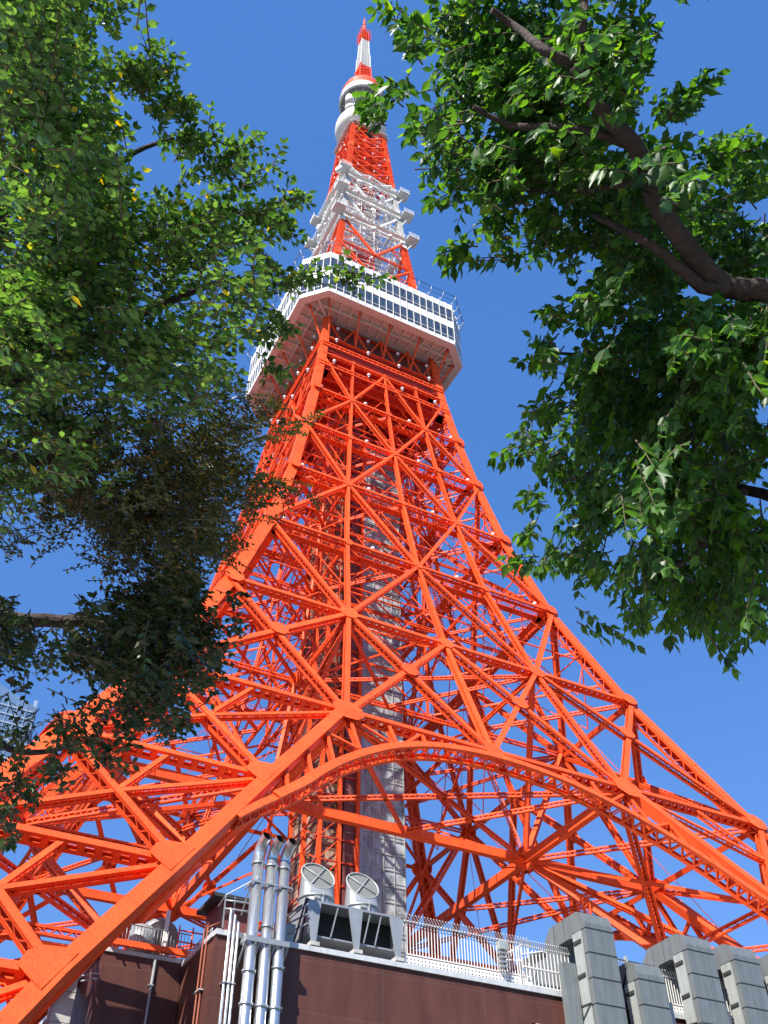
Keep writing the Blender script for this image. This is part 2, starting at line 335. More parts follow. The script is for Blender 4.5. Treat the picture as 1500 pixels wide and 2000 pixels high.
def sc(z): return float(np.interp(z, [50, 70, 100, 125, 135], [0.60, 0.53, 0.44, 0.37, 0.34]))
def dp(z): return float(np.interp(z, [50, 70, 100, 125, 135], [0.95, 0.85, 0.75, 0.62, 0.55]))
order = ['Z', 'A', 'B', 'C', 'D', 'E', 'F']
for k in range(4):
    for li, l in enumerate(order):
        z = LV[l]; n = fn(k, z); g = MB()
        ww = sc(z)*0.95
        for i in range(4):
            g.member(fp(k, nx(l, i), z), fp(k, nx(l, i+1), z), n, ww, dp(z)*1.05, M_or, 'ladder' if l in 'EF' else 'zig', pitch=dp(z)*1.0)
        # maintenance walkway trays hanging behind the girders of the upper levels
        if l in 'ABCD':
            a = fp(k, nx(l, 0), z-.5, 1.6); b = fp(k, nx(l, 4), z-.5, 1.6)
            g.bar(a, b, 1.0, 0.05, V(0, 0, 1), M_or)
            for e in (0.6, 1.1):
                g.bar(a+V(0, 0, e), b+V(0, 0, e), 0.05, 0.05, V(0, 0, 1), M_or)
            N = 22
            for j in range(N+1):
                p = a.lerp(b, j/N); g.bar(p, p+V(0, 0, 1.1), 0.05, 0.05, n, M_or)
                if j % 2: g.bar(p-n*0.6+V(0,0,-.25), p+n*1.5+V(0,0,-.25), 0.1, 0.3, V(0, 0, 1), M_or)
        part(g, 'level_girder', tower)
        for i in range(5):
            r = sc(z)*(1.45 if i in (1, 3) else 1.25)
            if l == 'Z': r *= .8
            if i in (0, 4):
                continue
            gus(k, nx(l, i), z, r*(1.45 if l in 'EF' else 1.0), dep=dp(z)*0.52)
    def fm(kind, l1, i1, l2, i2, f=1.0, st='zig'):
        z = (LV[l1]+LV[l2])/2; w = sc(z)*f
        mem(kind, fp(k, nx(l1, i1), LV[l1]), fp(k, nx(l2, i2), LV[l2]), fn(k, z), w, dp(z)*(0.9 if f >= 1 else 0.8), M_or, st)
    for a, b in zip(order[:-1], order[1:]):
        for i in (1, 2, 3): fm('vertical_post', a, i, b, i, 0.92)
    for a, b, pat in (('Z', 'A', 0), ('A', 'B', 1), ('B', 'C', 0), ('C', 'D', 1), ('D', 'E', 0)):
        prs = [(0, 1), (2, 1), (2, 3), (4, 3)]
        for p, q in prs:
            if pat == 0: fm('diagonal_brace', a, p, b, q)
            else: fm('diagonal_brace', a, q, b, p)
    for p, q in [(1, 0), (1, 2), (3, 2), (3, 4), (0, 1), (2, 1), (2, 3), (4, 3)]: fm('diagonal_brace', 'E', p, 'F', q, 1.0)
    # crossing gussets of the lowest full panel
    for p, q, p2, q2 in [(1, 0, 0, 1), (1, 2, 2, 1), (3, 2, 2, 3), (3, 4, 4, 3)]:
        a = fp(k, nx('E', p), LV['E']); b = fp(k, nx('F', q), LV['F']); c = fp(k, nx('E', p2), LV['E']); d = fp(k, nx('F', q2), LV['F'])
        best = min(((a.lerp(b, s/40)-c.lerp(d, t/40)).length, s/40, t/40) for s in range(41) for t in range(41))
        P = a.lerp(b, best[1]); X = rot((4-k) % 4, P)
        gus(k, X.x, X.z, 1.05, dep=0.53)
    # ---------------- leg panels below level F
    lz = [50.73, 38.3, 27.8, 18.8, 8.0, 1.0]
    for sg in (-1, 1):
        for j in range(len(lz)-1):
            z0, z1 = lz[j], lz[j+1]; zm = (z0+z1)/2; n = fn(k, zm)
            O0 = fp(k, sg*w_at(z0), z0); O1 = fp(k, sg*w_at(z1), z1); I0 = fp(k, sg*s_at(z0), z0); I1 = fp(k, sg*s_at(z1), z1)
            mem('diagonal_brace', O0, I1, n, 0.54, .9, M_or, 'zig')
            if j > 0:
                g = MB(); g.member(O0, I0, n, 0.54, .9, M_or, 'ladder', pitch=1.05)
                part(g, 'level_girder', tower)
                t_ = (fp(k, sg*s_at(z0+3), z0+3)-fp(k, sg*s_at(z0-3), z0-3)).normalized(); q_ = n.cross(t_)*1.0
                if q_.dot(fp(k, sg*w_at(z0), z0)-I0) < 0: q_ = -q_
                c_ = I0+n*0.64; pl_ = [c_+t_*a+q_*b for a, b in ((-1.5, -.2), (1.6, -.2), (1.35, .55), (.75, 1.35), (-.1, 1.75), (-1.1, 1.6), (-1.35, .7))]
                add('gusset_plate', c_, 9.0/(c_-CP).length, lambda mb, pl_=pl_, n=n: mb.plate(pl_, n, 0.05, M_or))
            mid = O0.lerp(I1, .5)
            mem('diagonal_brace', mid, O1, n, 0.36, 0.6, M_or, 'zig'); mem('diagonal_brace', mid, I0.lerp(O0, .5), n, 0.34, 0.6, M_or, 'zig')
            mem('diagonal_brace', mid, I0, n, 0.34, 0.6, M_or, 'zig')
    # ---------------- inclined inner chords of the legs (solid riveted box girders)
    for sg in (-1, 1):
        g = MB(); zz = [51.2, 38.3, 27.8, 18.8, 0.5]
        for a, b in zip(zz[:-1], zz[1:]):
            A = fp(k, sg*s_at(min(a, 50.73)), a); B = fp(k, sg*s_at(b), b)
            n = fn(k, (a+b)/2)
            g.member(A+n*0.05, B+n*0.05, n, 1.02, 1.1, M_or, 'solid')
            # splice cover plate
            q0 = A.lerp(B, .42); q1 = A.lerp(B, .62)
            g.bar(q0+n*0.62, q1+n*0.62, .9, 0.04, n, M_or, uv=True)
        part(g, 'leg_chord', tower)
    # ---------------- arch
    AX = [0, 4, 8, 12, 15, 18, 20.5, 22.5, 24.6, 26.6, 28.6]
    AZ = [49.9, 49.6, 48.75, 47.1, 45.3, 43.1, 40.9, 38.8, 36.9, 35.2, 33.4]
    xs = [-x for x in AX[:0:-1]]+AX; zs_ = list(AZ[:0:-1])+AZ
    pts = []
    for x, z in zip(xs, zs_): pts.append((x, z-0.45))
    # resample smoothly
    fine = []
    for i in range(len(pts)-1):
        for s in range(3):
            t = s/3; p0 = pts[max(i-1, 0)]; p1 = pts[i]; p2 = pts[i+1]; p3 = pts[min(i+2, len(pts)-1)]
            fine.append(tuple(0.5*((2*p1[c])+(-p0[c]+p2[c])*t+(2*p0[c]-5*p1[c]+4*p2[c]-p3[c])*t*t+(-p0[c]+3*p1[c]-3*p2[c]+p3[c])*t**3) for c in (0, 1)))
    fine.append(pts[-1])
    g = MB()
    for i, (a, b) in enumerate(zip(fine[:-1], fine[1:])):
        n = fn(k, (a[1]+b[1])/2)
        A = fp(k, a[0], a[1]); B = fp(k, b[0], b[1]); t = (B-A).normalized()
        dd = 1.55 if abs(a[0]) < 25.5 else 1.15; g.member(A-t*0.03, B+t*0.03, n, 0.78 if abs(a[0]) < 25.5 else .6, dd, M_or, 'zig', pitch=0.8)
        # second, inner flange carrying the soffit lacing
    part(g, 'arch_girder', tower)
    # spandrel webs between arch and girder / chord
    sp = MB()
    for x in (-24, -21.5, -19, -15.9, -11.5, -8, -4.5, 4.5, 8, 11.5, 15.9, 19, 21.5, 24):
        za = float(np.interp(abs(x), AX, AZ))
        zt = 50.6 if abs(x) < 15.9 else float(np.interp(abs(x), SS[::-1], SZ[::-1]))
        if zt-za > 0.5:
            sp.member(fp(k, x, za-.2), fp(k, x*(1 if abs(x) < 15.9 else 0.985), zt), fn(k, za), 0.3, 0.6, M_or, 'zig')
    for s_ in (-1, 1):
        sp.member(fp(k, s_*15.9, 50.2), fp(k, s_*11.5, 47.2), fn(k, 48), 0.3, 0.6, M_or, 'zig')
        sp.member(fp(k, s_*8, 50.6), fp(k, s_*11.5, 47.2), fn(k, 48), 0.3, 0.6, M_or, 'zig')
        sp.member(fp(k, s_*19, 46.7), fp(k, s_*15.5, 45.1), fn(k, 46), 0.3, 0.6, M_or, 'zig')
    part(sp, 'spandrel_web', tower)
    for x in (-15.86, 15.86): gus(k, x, 50.5, 1.6, dep=0.62)

# inner structure of the legs and the diaphragms
def hb(a, b, w=0.45, d=0.8, st='zig'):
    a = V(a); b = V(b)
    if st == 'zig': w *= .72; d *= .72
    mem('cross_beam', a, b, V(0, 0, 1), w, d, M_or, st)
for l, f in (('F', 1.0), ('E', .85), ('D', .7), ('C', .6), ('B', .55), ('A', .5)):
    z = LV[l]; w = w_at(z)-.5; u = w_at(z)*US[l]
    st = 'solid' if l == 'F' else 'zig'
    for s_ in (-1, 1):
        for s2 in (-1, 0, 1):
            a, b = [(-w, -u), (-u, u), (u, w)][s2+1]
            ww = 0.8*f if l == 'F' else .42*f+.05
            hb((a, s_*u, z), (b, s_*u, z), ww, .95*f, st); hb((s_*u, a, z-.01), (s_*u, b, z-.01), ww, .95*f, st)
    for sx in (-1, 1):
        for sy in (-1, 1):
            hb((sx*w, sy*w, z), (sx*u, sy*u, z), .5*f, .8*f)
            if l in 'EF':
                hb((sx*u, sy*w, z), (0, sy*u, z), .45*f, .7*f); hb((sx*w, sy*u, z), (sx*u, 0, z), .45*f, .7*f)
                hb((sx*w, sy*u, z), (sx*u, -sy*u, z), .45*f, .7*f)
                hb((sx*u, sy*w, z), (-sx*u, sy*u, z), .45*f, .7*f)
            else:
                hb((0, sy*w, z), (sx*w, 0, z), .35, .6)
            if l in 'EDCBA':
                lo = {'E': 'F', 'D': 'E', 'C': 'D', 'B': 'C', 'A': 'B'}[l]
                zl = LV[lo]; ul = w_at(zl)*US[lo]; wu = w_at(z)*US[l]
                for A in ((sx*wu, sy*w_at(z)*.98), (sx*w_at(z)*.98, sy*wu)):
                    if l == 'E': mem('diagonal_brace', (A[0], A[1], z), (sx*ul, sy*ul, zl), V(-sy, sx, 0), 0.55, 0.8, M_or, 'zig')
                mem('diagonal_brace', (sx*wu, sy*wu, z), (sx*ul, sy*ul, zl), V(sx, sy, 0), 0.38*f+.06, .5*f+.1, M_or, 'zig')
                mem('diagonal_brace', (sx*wu, sy*wu, z), (-sx*ul, sy*ul, zl), V(0, sy, 0), 0.24*f+.04, .36*f, M_or, 'zig')
                mem('diagonal_brace', (sx*wu, sy*wu, z), (sx*ul, -sy*ul, zl), V(sx, 0, 0), 0.24*f+.04, .36*f, M_or, 'zig')
# leg boxes below F
lz = [50.73, 38.3, 27.8, 18.8, 6.0]
for sx in (-1, 1):
    for sy in (-1, 1):
        g = MB()
        for a, b in zip(lz[:-1], lz[1:]):
            g.member((sx*s_at(a), sy*s_at(a), a), (sx*s_at(b), sy*s_at(b), b), V(-sx, sy, 0), 0.8, 0.8, M_or, 'solid')
        part(g, 'inner_chord', tower)
        for j, z in enumerate(lz):
            w, s = w_at(z)-.5, s_at(z)
            if 0 < j:
                hb((sx*s, sy*w, z), (sx*s, sy*s, z), .5, .9); hb((sx*w, sy*s, z), (sx*s, sy*s, z), .5, .9)
                hb((sx*s, sy*w, z), (sx*w, sy*s, z), .45, .7); hb((sx*w, sy*w, z), (sx*s, sy*s, z), .45, .7)
            if j < len(lz)-1:
                z1 = lz[j+1]; w1, s1 = w_at(z1)-.5, s_at(z1)
                mem('diagonal_brace', (sx*s, sy*w, z), (sx*s1, sy*s1, z1), V(sx, 0, 0), .5, .8, M_or, 'zig')
                mem('diagonal_brace', (sx*w, sy*s, z), (sx*s1, sy*s1, z1), V(0, sy, 0), .5, .8, M_or, 'zig')
                mem('diagonal_brace', (sx*s, sy*s, z), (sx*s1, sy*w1, z1), V(sx, 0, 0), .4, .7, M_or, 'zig')
                mem('diagonal_brace', (sx*s, sy*s, z), (sx*w1, sy*s1, z1), V(0, sy, 0), .4, .7, M_or, 'zig')
# node clusters on the inner square
for l in 'FE':
    z = LV[l]; u = w_at(z)*US[l]
    for sx in (-1, 1):
        for sy in (-1, 1):
            g = MB(); r = 1.5 if l == 'F' else 1.1
            for n in (V(1, 0, 0), V(0, 1, 0)):
                h = V(-n.y, n.x, 0); c = V(sx*u, sy*u, z)
                g.plate([c+h*(r*math.cos(a))+V(0, 0, 1)*(r*math.sin(a)) for a in [2*math.pi*(j+.5)/8 for j in range(8)]], n, .5, M_or, uv=False)
            part(g, 'node_plate', tower)

# ---------------- corner legs, base to top deck, orange / white / orange
bands = [(0.3, 189, M_or), (189, 217.5, M_wh), (217.5, 244.2, M_or)]
brk = [0.3, 18.8, 27.8, 38.3, 50.73, 68.63, 84.73, 99.33, 112.09, 123.15, 134.9, 147, 159, 189, 190.5, 217.5, 217.8, 244.2]
for sx, sy in ((-1, -1), (1, -1), (1, 1), (-1, 1)):
    g = MB()
    for a, b in zip(brk[:-1], brk[1:]):
        M = M_wh if (a >= 189 and b <= 217.6) else M_or
        lw = float(np.interp((a+b)/2, [0, 60, 130, 240], [1.6, 1.4, 1.3, 1.1]))
        P0 = V(sx*(w_at(a)-lw*.35), sy*(w_at(a)-lw*.35), a); P1 = V(sx*(w_at(b)-lw*.35), sy*(w_at(b)-lw*.35), b)
        t = (P1-P0).normalized(); L = (P1-P0).length
        nx_ = V(sx, 0, 0); nx_ = (nx_-t*nx_.dot(t)).normalized(); ny_ = V(0, sy, 0); ny_ = (ny_-t*ny_.dot(t)); ny_ = (ny_-nx_*ny_.dot(nx_)).normalized()
        if a < 150:
            for n, o in ((nx_, ny_), (ny_, nx_)):
                g.bar(P0+n*lw/2, P1+n*lw/2, lw, .07, n, M, uv=True)
                # inner sides: edge strips and lacing
                for e in (-1, 1):
                    g.bar(P0-n*lw/2+o*e*(lw/2-.16), P1-n*lw/2+o*e*(lw/2-.16), .3, .06, n, M)
                kk = max(2, int(L/1.0))
                for i in range(kk):
                    s0 = -1 if i % 2 else 1
                    A = P0+t*(L*i/kk)-n*lw/2+o*s0*(lw/2-.2); B = P0+t*(L*(i+1)/kk)-n*lw/2-o*s0*(lw/2-.2)
                    g.bar(A, B, .14, .04, n, M)
        else:
            for n in (nx_, ny_): g.bar(P0, P1, lw, lw, n, M)
        # splice plates
        if a > 15:
            q = P0.lerp(P1, .5)
            for n in (nx_, ny_): g.bar(q-t*1.2+n*(lw/2+.055), q+t*1.2+n*(lw/2+.055), lw*.9, .03, n, M, uv=True)
    part(g, 'corner_leg', tower)
    # broad gusset at the corners of the lower levels
for k in range(4):
    for l, r in (('F', 1.3), ('E', 1.1), ('D', .9), ('C', .95), ('B', .85), ('A', .8)):
        for s_ in (-1, 1):
            z = LV[l]; gus(k, s_*(w_at(z)-r*.55), z, r, dep=.62, asp=1.0)
    for z in (38.3, 27.8, 18.8):
        for s_ in (-1, 1): gus(k, s_*(w_at(z)-.9), z, 1.7, dep=.70)

# ---------------- upper shaft bracing (single bay with centre node)
UL = [159.5, 168.5, 179, 191, 202, 212, 217.8, 223, 228.2, 233.4, 238.6, 243.8]
for k in range(4):
    for i, z in enumerate(UL):
        M = M_wh if 190 < z < 217 else M_or
        g = MB(); w = w_at(z); n = fn(k, z)
        g.member(fp(k, -w, z), fp(k, w, z), n, .3, .5, M, 'zig', pitch=.6)
        part(g, 'level_girder', tower)
        if i+1 < len(UL):
            z1 = UL[i+1]; zm = (z+z1)/2; M = M_wh if 190 < zm < 217 else M_or; w1 = w_at(z1); n = fn(k, zm)
            # V from the two upper corners down to the middle of the lower girder
            for s_ in (-1, 1):
                mem('diagonal_brace', fp(k, s_*w1, z1), fp(k, 0, z), n, .42 if zm < 218 else .3, .42, M, 'solid')
                if zm > 200:
                    mem('diagonal_brace', fp(k, s_*w, z), fp(k, 0, z1), n, .15, .15, M, 'solid')
                if zm < 218:
                    mem('diagonal_brace', fp(k, s_*w1*.5, zm), fp(k, s_*w_at(zm), zm), n, .2, .2, M, 'solid')
                    mem('diagonal_brace', fp(k, s_*w1*.5, zm), fp(k, s_*w, z), n, .16, .16, M, 'solid')

# write out the counted parts: the hundred that show largest as parts, the rest as one
for kind, lst in MEM.items():
    lst.sort(key=lambda e: -e[0])
    for e in lst[:100]:
        g = MB(); e[1](g); part(g, kind, tower)
    if len(lst) > 100:
        g = MB()
        for e in lst[100:]: e[1](g)
        part(g, kind, tower, kind='stuff')

# ---------------- machinery floors and walls under the main deck
g = MB()
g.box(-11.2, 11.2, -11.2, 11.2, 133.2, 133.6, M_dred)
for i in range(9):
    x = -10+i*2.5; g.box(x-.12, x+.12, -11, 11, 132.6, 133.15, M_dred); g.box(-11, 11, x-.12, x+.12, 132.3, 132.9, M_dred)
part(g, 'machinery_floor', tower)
g = MB()
for k in range(4):
    a = rot(k, (-10.0, -10.0, 139)); b = rot(k, (10.0, -10.0, 139))
    g.q([a, b, b+V(0, 0, 8.2), a+V(0, 0, 8.2)], M_maroon)
    for z in (139.2, 141.6, 146.2):
        g.bar(rot(k, (-10.3, -10.25, z)), rot(k, (10.3, -10.25, z)), .3, .3, V(0, 0, 1), M_dred)
g.box(-10.4, 10.4, -10.4, 10.4, 138.4, 138.9, M_dred)
part(g, 'plant_room_wall', tower)
for k in range(4):
    g = MB()
    for z, o, h in ((137.3, .3, .9), (131.0, .25, .9)):
        w = w_at(z)
        for zz in (z, z+h):
            g.bar(fp(k, -w, zz, -o), fp(k, w, zz, -o), .22, .22, fn(k, z), M_or)
        N = 26
        for i in range(N):
            a = -w+2*w*i/N; b = -w+2*w*(i+1)/N
            g.bar(fp(k, a, z if i % 2 else z+h, -o), fp(k, b, z+h if i % 2 else z, -o), .1, .1, fn(k, z), M_or)
    # catwalk with toe boards
    for z in (136.3, 130.2):
        w = w_at(z); a = fp(k, -w, z, 1.2); b = fp(k, w, z, 1.2)
        g.bar(a, b, 2.0, .12, V(0, 0, 1), M_dred)
        g.bar(a+V(0, 0, 1.1), b+V(0, 0, 1.1), .07, .07, V(0, 0, 1), M_or)
    # raking brackets carrying the deck
    for x in (-10.6, -5.4, 0, 5.4, 10.6):
        g.bar(fp(k, x, 140.5), rot(k, (x*1.12, -14.6, 147.2)), .26, .26, V(0, 0, 1), M_or)
        g.bar(fp(k, x, 140.5), rot(k, (x, -10.8, 146.9)), .26, .26, V(0, 0, 1), M_or)
        if x < 10:
            g.bar(fp(k, x, 146.5, .2), fp(k, x+2.7, 140.6, .2), .3, .3, V(0, 0, 1), M_or)
            g.bar(fp(k, x+5.3, 146.5, .2), fp(k, x+2.7, 140.6, .2), .3, .3, V(0, 0, 1), M_or)
    g.bar(fp(k, -11.5, 140.5), fp(k, 11.5, 140.5), .25, .35, fn(k, 140), M_or)
    part(g, 'deck_bracket', tower)

# ---------------- main observation deck
DB, DT, DH, DC = 147.0, 159.0, 16.4, 12.6
OX, OY = -0.4, 0.0
def octp(h, c, z): 
    P = [(-c, -h), (c, -h), (h, -c), (h, c), (c, h), (-c, h), (-h, c), (-h, -c)]
    return [V(x+OX, y+OY, z) for x, y in P]
deck = D.objects.new('observation_deck', None); COL.objects.link(deck); deck.location = (0, 0, 147); deck.parent = tower
deck['label'] = 'two storey white octagonal observation deck wrapped round the tower'
def octring(g, h0, c0, z0, h1, c1, z1, M):
    A = octp(h0, c0, z0); B = octp(h1, c1, z1)
    for i in range(8):
        j = (i+1) % 8; g.q([A[i], A[j], B[j], B[i]], M)
g = MB()
H = DT-DB
rows = [0.0, .045, .06, .115, .13, .36, .545, .56, .615, .63, .86, 1.0]
octring(g, DH-.22, DC-.1, DB, DH-.22, DC-.1, DT, M_wh)           # inner skin
octring(g, DH+.05, DC+.02, DB-.5, DH+.05, DC+.02, DB+H*.05, M_wh)
octring(g, DH+.05, DC+.02, DB+H*.37, DH+.05, DC+.02, DB+H*.54, M_wh)
octring(g, DH+.05, DC+.02, DB+H*.86, DH+.05, DC+.02, DT, M_wh)
for z in (DB+H*.05, DB+H*.37, DB+H*.54, DB+H*.86, DT):
    octring(g, DH+.05, DC+.02, z, DH-.25, DC-.1, z, M_wh)
g.q(octp(DH+.05, DC+.02, DT+.004), M_conc)
part(g, 'wall', deck)
# mullions and panes
mul = MB(); rest = MB(); panes = []
ring = octp(DH+.05, DC+.02, 0); inn = octp(DH-.03, DC-.02, 0)
for i in range(8):
    j = (i+1) % 8; a, b = ring[i], ring[j]; ia, ib = inn[i], inn[j]
    nb = 18 if i % 2 == 0 else 4
    n = (b-a).cross(V(0, 0, 1)).normalized()
    for q in range(nb+1):
        p = a.lerp(b, q/nb)
        mul.ob(p+n*.05+V(0, 0, (DB+DT)/2), (b-a).normalized()*.05, n*.05, V(0, 0, H/2+.05), M_wh)
    for q in range(nb):
        for r0, r1 in ((.05, .37), (.54, .86)):
            g = rest if i not in (0, 6, 7, 1) else MB()
            p0 = ia.lerp(ib, q/nb); p1 = ia.lerp(ib, (q+1)/nb)
            zz = [r0, r0+.075, r0+.085, r1]
            for u0, u1 in ((zz[0], zz[1]), (zz[2], zz[3])):
                g.q([p0+V(0, 0, DB+H*u0), p1+V(0, 0, DB+H*u0), p1+V(0, 0, DB+H*u1), p0+V(0, 0, DB+H*u1)], M_gdeck)
            zt = DB+H*(r0+.08); g.bar(p0+V(0, 0, zt)+n*.05, p1+V(0, 0, zt)+n*.05, .10, .06, n, M_wh)
            if g is not rest: panes.append(g)
for i_, g in enumerate(panes[:96]): part(g, 'window', deck)
for g in panes[96:]:
    o = len(rest.v); rest.v += g.v; rest.f += [tuple(a+o for a in f) for f in g.f]; mm = [rest.mi(M) for M in g.mats]; rest.m += [mm[x] for x in g.m]; rest.uv += g.uv; rest.sm += g.sm
part(rest, 'window', deck, kind='stuff')
part(mul, 'mullion', deck)
# soffit with ribs
g = MB()
g.q(octp(DH-.3, DC-.1, DB+.45)[::-1], M_soff)
octring(g, DH+.05, DC+.02, DB-.5, DH-1.3, DC-.5, DB-.5, M_soff); octring(g, DH-1.3, DC-.5, DB-.5, DH-1.3, DC-.5, DB+.45, M_soff)
for k in range(4):
    for x in np.linspace(-11.5, 11.5, 12):
        g.bar(rot(k, (x, -15.1, DB-.12))+V(OX, 0, 0), rot(k, (x*.93, -11.0, DB+.05)), .20, .75, V(0, 0, 1), M_soff)
    g.bar(rot(k, (-12.5, -13.1, DB-.16)), rot(k, (12.5, -13.1, DB-.02)), .26, .85, V(0, 0, 1), M_soff)
    for t in np.linspace(0.1, .9, 9):
        a = rot(k, (12.3, -15.0, DB-.12)).lerp(rot(k, (15.0, -12.3, DB-.12)), t); g.bar(a, a.lerp(rot(k, (11, -11, DB-.12)), .45), .12, .5, V(0, 0, 1), M_soff)
    g.bar(rot(k, (11, -11, DB-.2)), rot(k, (13.7, -13.7, DB-.2)), .35, .4, V(0, 0, 1), M_soff)
part(g, 'soffit', deck)
g = MB(); A = octp(DH+.9, DC+.5, DT+2.0); B = octp(DH+.1, DC+.1, DT)
for i in range(8):
    j = (i+1) % 8; n = max(3, int((A[j]-A[i]).length/2.4))
    g.tube([A[i], A[j]], .06, M_dkwire, 5); g.tube([A[i]-V(0, 0, 1.6), A[j]-V(0, 0, 1.6)], .035, M_dkwire, 4)
    for q in range(n):
        a = A[i].lerp(A[j], q/n); b = B[i].lerp(B[j], q/n); g.tube([b, a-V(0, 0, .5), a], .045, M_wh, 5)
        g.sphere(b+V(0, 0, .6), .16, M_lamp, 6, 4)
part(g, 'roof_railing', deck)

# ---------------- floodlight globes
spots = []
for k in (0, 3):
    for l in 'ABCDE':
        z = LV[l]; w = w_at(z)
        for u in (.055, .35, .65, .945):
            if l == 'E' : continue
            spots.append(fp(k, -w+2*w*u, z+1.25, .2))
    for z in (143.2, 139.4, 132.4):
        for u in (.10, .36, .62, .88): spots.append(fp(k, (-1+2*u)*w_at(z), z, -.7))
    for i, z in enumerate((171, 182, 194, 205, 214, 220, 225, 230, 236)):
        w = w_at(z)
        for u in ((.2, .55, .85) if i % 2 else (.35, .7)): spots.append(fp(k, (-1+2*u)*w, z, -.4))
for p in spots[:100]:
    g = MB(); g.sphere(p, .30 if p.z < 150 else .2, M_lamp, 12, 8); g.tube([p-V(0, 0, .75), p-V(0, 0, .25)], .13, M_grey, 8); part(g, 'floodlight', tower)

# ---------------- lifts and stair core
g = MB()
x0, x1, y0, y1 = 0.25, 6.0, -5.0, 4.5
for (a, b) in (((x0, y0), (x1, y0)), ((x1, y0), (x1, y1)), ((x1, y1), (x0, y1)), ((x0, y1), (x0, y0))):
    g.q([(a[0], a[1], 20), (b[0], b[1], 20), (b[0], b[1], 124.5), (a[0], a[1], 124.5)], M_gshaft)
g.box(x0, x1, y0, y1, 124.5, 125.2, M_grey)
shaft = part(g, 'lift_shaft', tower, 'grey glazed lift shaft rising through the middle of the tower')
g = MB()
for t in np.linspace(0, 1, 5):
    x = x0+(x1-x0)*t; g.box(x-.05, x+.05, y0-.14, y0-.01, 20, 124.5, M_ductl)
for t in np.linspace(0, 1, 6):
    y = y0+(y1-y0)*t; g.box(x1+.01, x1+.14, y-.05, y+.05, 20, 124.5, M_ductl)
z = 21.0
while z < 124:
    g.box(x0, x1, y0-.11, y0-.015, z-.04, z+.04, M_ductl); g.box(x1+.015, x1+.1, y0, y1, z-.04, z+.04, M_ductl)
    g.box(x0, x1, y0-.07, y0-.017, z+.42, z+.47, M_ductl)
    z += 1.9
g.box(x0-.35, x0-.02, y0-.2, y0+.4, 20, 124.5, M_grey)
part(g, 'glazing_bars', tower)
g = MB()
g.box(-4.9, -.6, -4.2, 4.6, 18, 139, M_core)
g.box(-2.0, -.55, -4.6, -4.25, 18, 139, M_maroon)
zz = 20
while zz < 136:
    if random.random() < .6: g.box(-4.98, -4.92, random.uniform(-3.8, 0), random.uniform(1, 4.3), zz+.3, zz+2.4, M_coreg)
    if random.random() < .6: g.box(-4.6, random.uniform(-3.6, -2.6), -4.28, -4.22, zz+.3, zz+2.3, M_coreg)
    zz += 2.75
part(g, 'stair_core', tower)
g = MB()
for x, y in ((-5.1, -4.5), (-.3, -4.9), (-5.1, 4.7), (-2.6, -4.6), (-5.2, 0)):
    g.member((x, y, 18), (x, y, 138), V(0, -1, 0), .45, .45, M_or, 'zig', pitch=.8)
z = 21
while z < 137:
    g.bar(V(-5.2, -4.65, z), V(-.2, -4.65, z), .16, .2, V(0, -1, 0), M_dred); g.bar(V(-5.25, -4.6, z), V(-5.25, 4.8, z), .16, .2, V(-1, 0, 0), M_dred)
    g.bar(V(-5.2, -4.75, z), V(-2.6, -4.75, z+2.75), .12, .08, V(0, -1, 0), M_or)
    g.tube([(-2.0, -4.95, z), (-.4, -4.95, z)], .04, M_or, 4); g.tube([(-2.0, -4.95, z+1), (-.4, -4.95, z+1)], .03, M_coreg, 4)
    g.bar(V(-5.45, -4.6, z), V(-5.45, 0, z+2.75), .12, .08, V(-1, 0, 0), M_or)
    z += 2.75
part(g, 'stair_frame', tower)

# inner frame round the lifts and secondary bracing just inside each face
g = MB()
zl = list(np.arange(72, 140, 5.6))
for a, b in zip(zl[:-1], zl[1:]):
    M = M_or if a < 108 else M_dred  # upper bays go dark red: shade under the deck put into the colour
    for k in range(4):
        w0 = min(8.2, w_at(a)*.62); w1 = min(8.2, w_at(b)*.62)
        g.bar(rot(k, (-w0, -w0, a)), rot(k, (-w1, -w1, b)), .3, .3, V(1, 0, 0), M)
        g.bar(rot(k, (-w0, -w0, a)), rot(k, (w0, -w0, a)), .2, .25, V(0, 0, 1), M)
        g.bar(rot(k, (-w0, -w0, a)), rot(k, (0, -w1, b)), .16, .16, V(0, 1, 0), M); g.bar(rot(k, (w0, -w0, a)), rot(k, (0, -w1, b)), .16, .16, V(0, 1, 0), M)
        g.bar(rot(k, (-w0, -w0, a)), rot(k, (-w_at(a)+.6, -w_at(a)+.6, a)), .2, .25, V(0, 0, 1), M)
part(g, 'inner_frame', tower)
g = MB()
for k in range(4):
    for a, b in zip(order[:-1], order[1:]):
        if a == 'E': continue
        for i in range(4):
            za, zb = LV[a], LV[b]; o = 1.3
            A0 = fp(k, nx(a, i), za, o); A1 = fp(k, nx(a, i+1), za, o); B0 = fp(k, nx(b, i), zb, o); B1 = fp(k, nx(b, i+1), zb, o)
            n = fn(k, za); m0 = A0.lerp(B0, .5); m1 = A1.lerp(B1, .5)
            g.bar(m0, m1, .13, .16, n, M_or); g.bar(A0.lerp(A1, .5), m0, .10, .12, n, M_or); g.bar(A0.lerp(A1, .5), m1, .10, .12, n, M_or)
            g.bar(m0, B0.lerp(B1, .5), .10, .12, n, M_or); g.bar(m1, B0.lerp(B1, .5), .10, .12, n, M_or)
part(g, 'secondary_bracing', tower, kind='stuff')
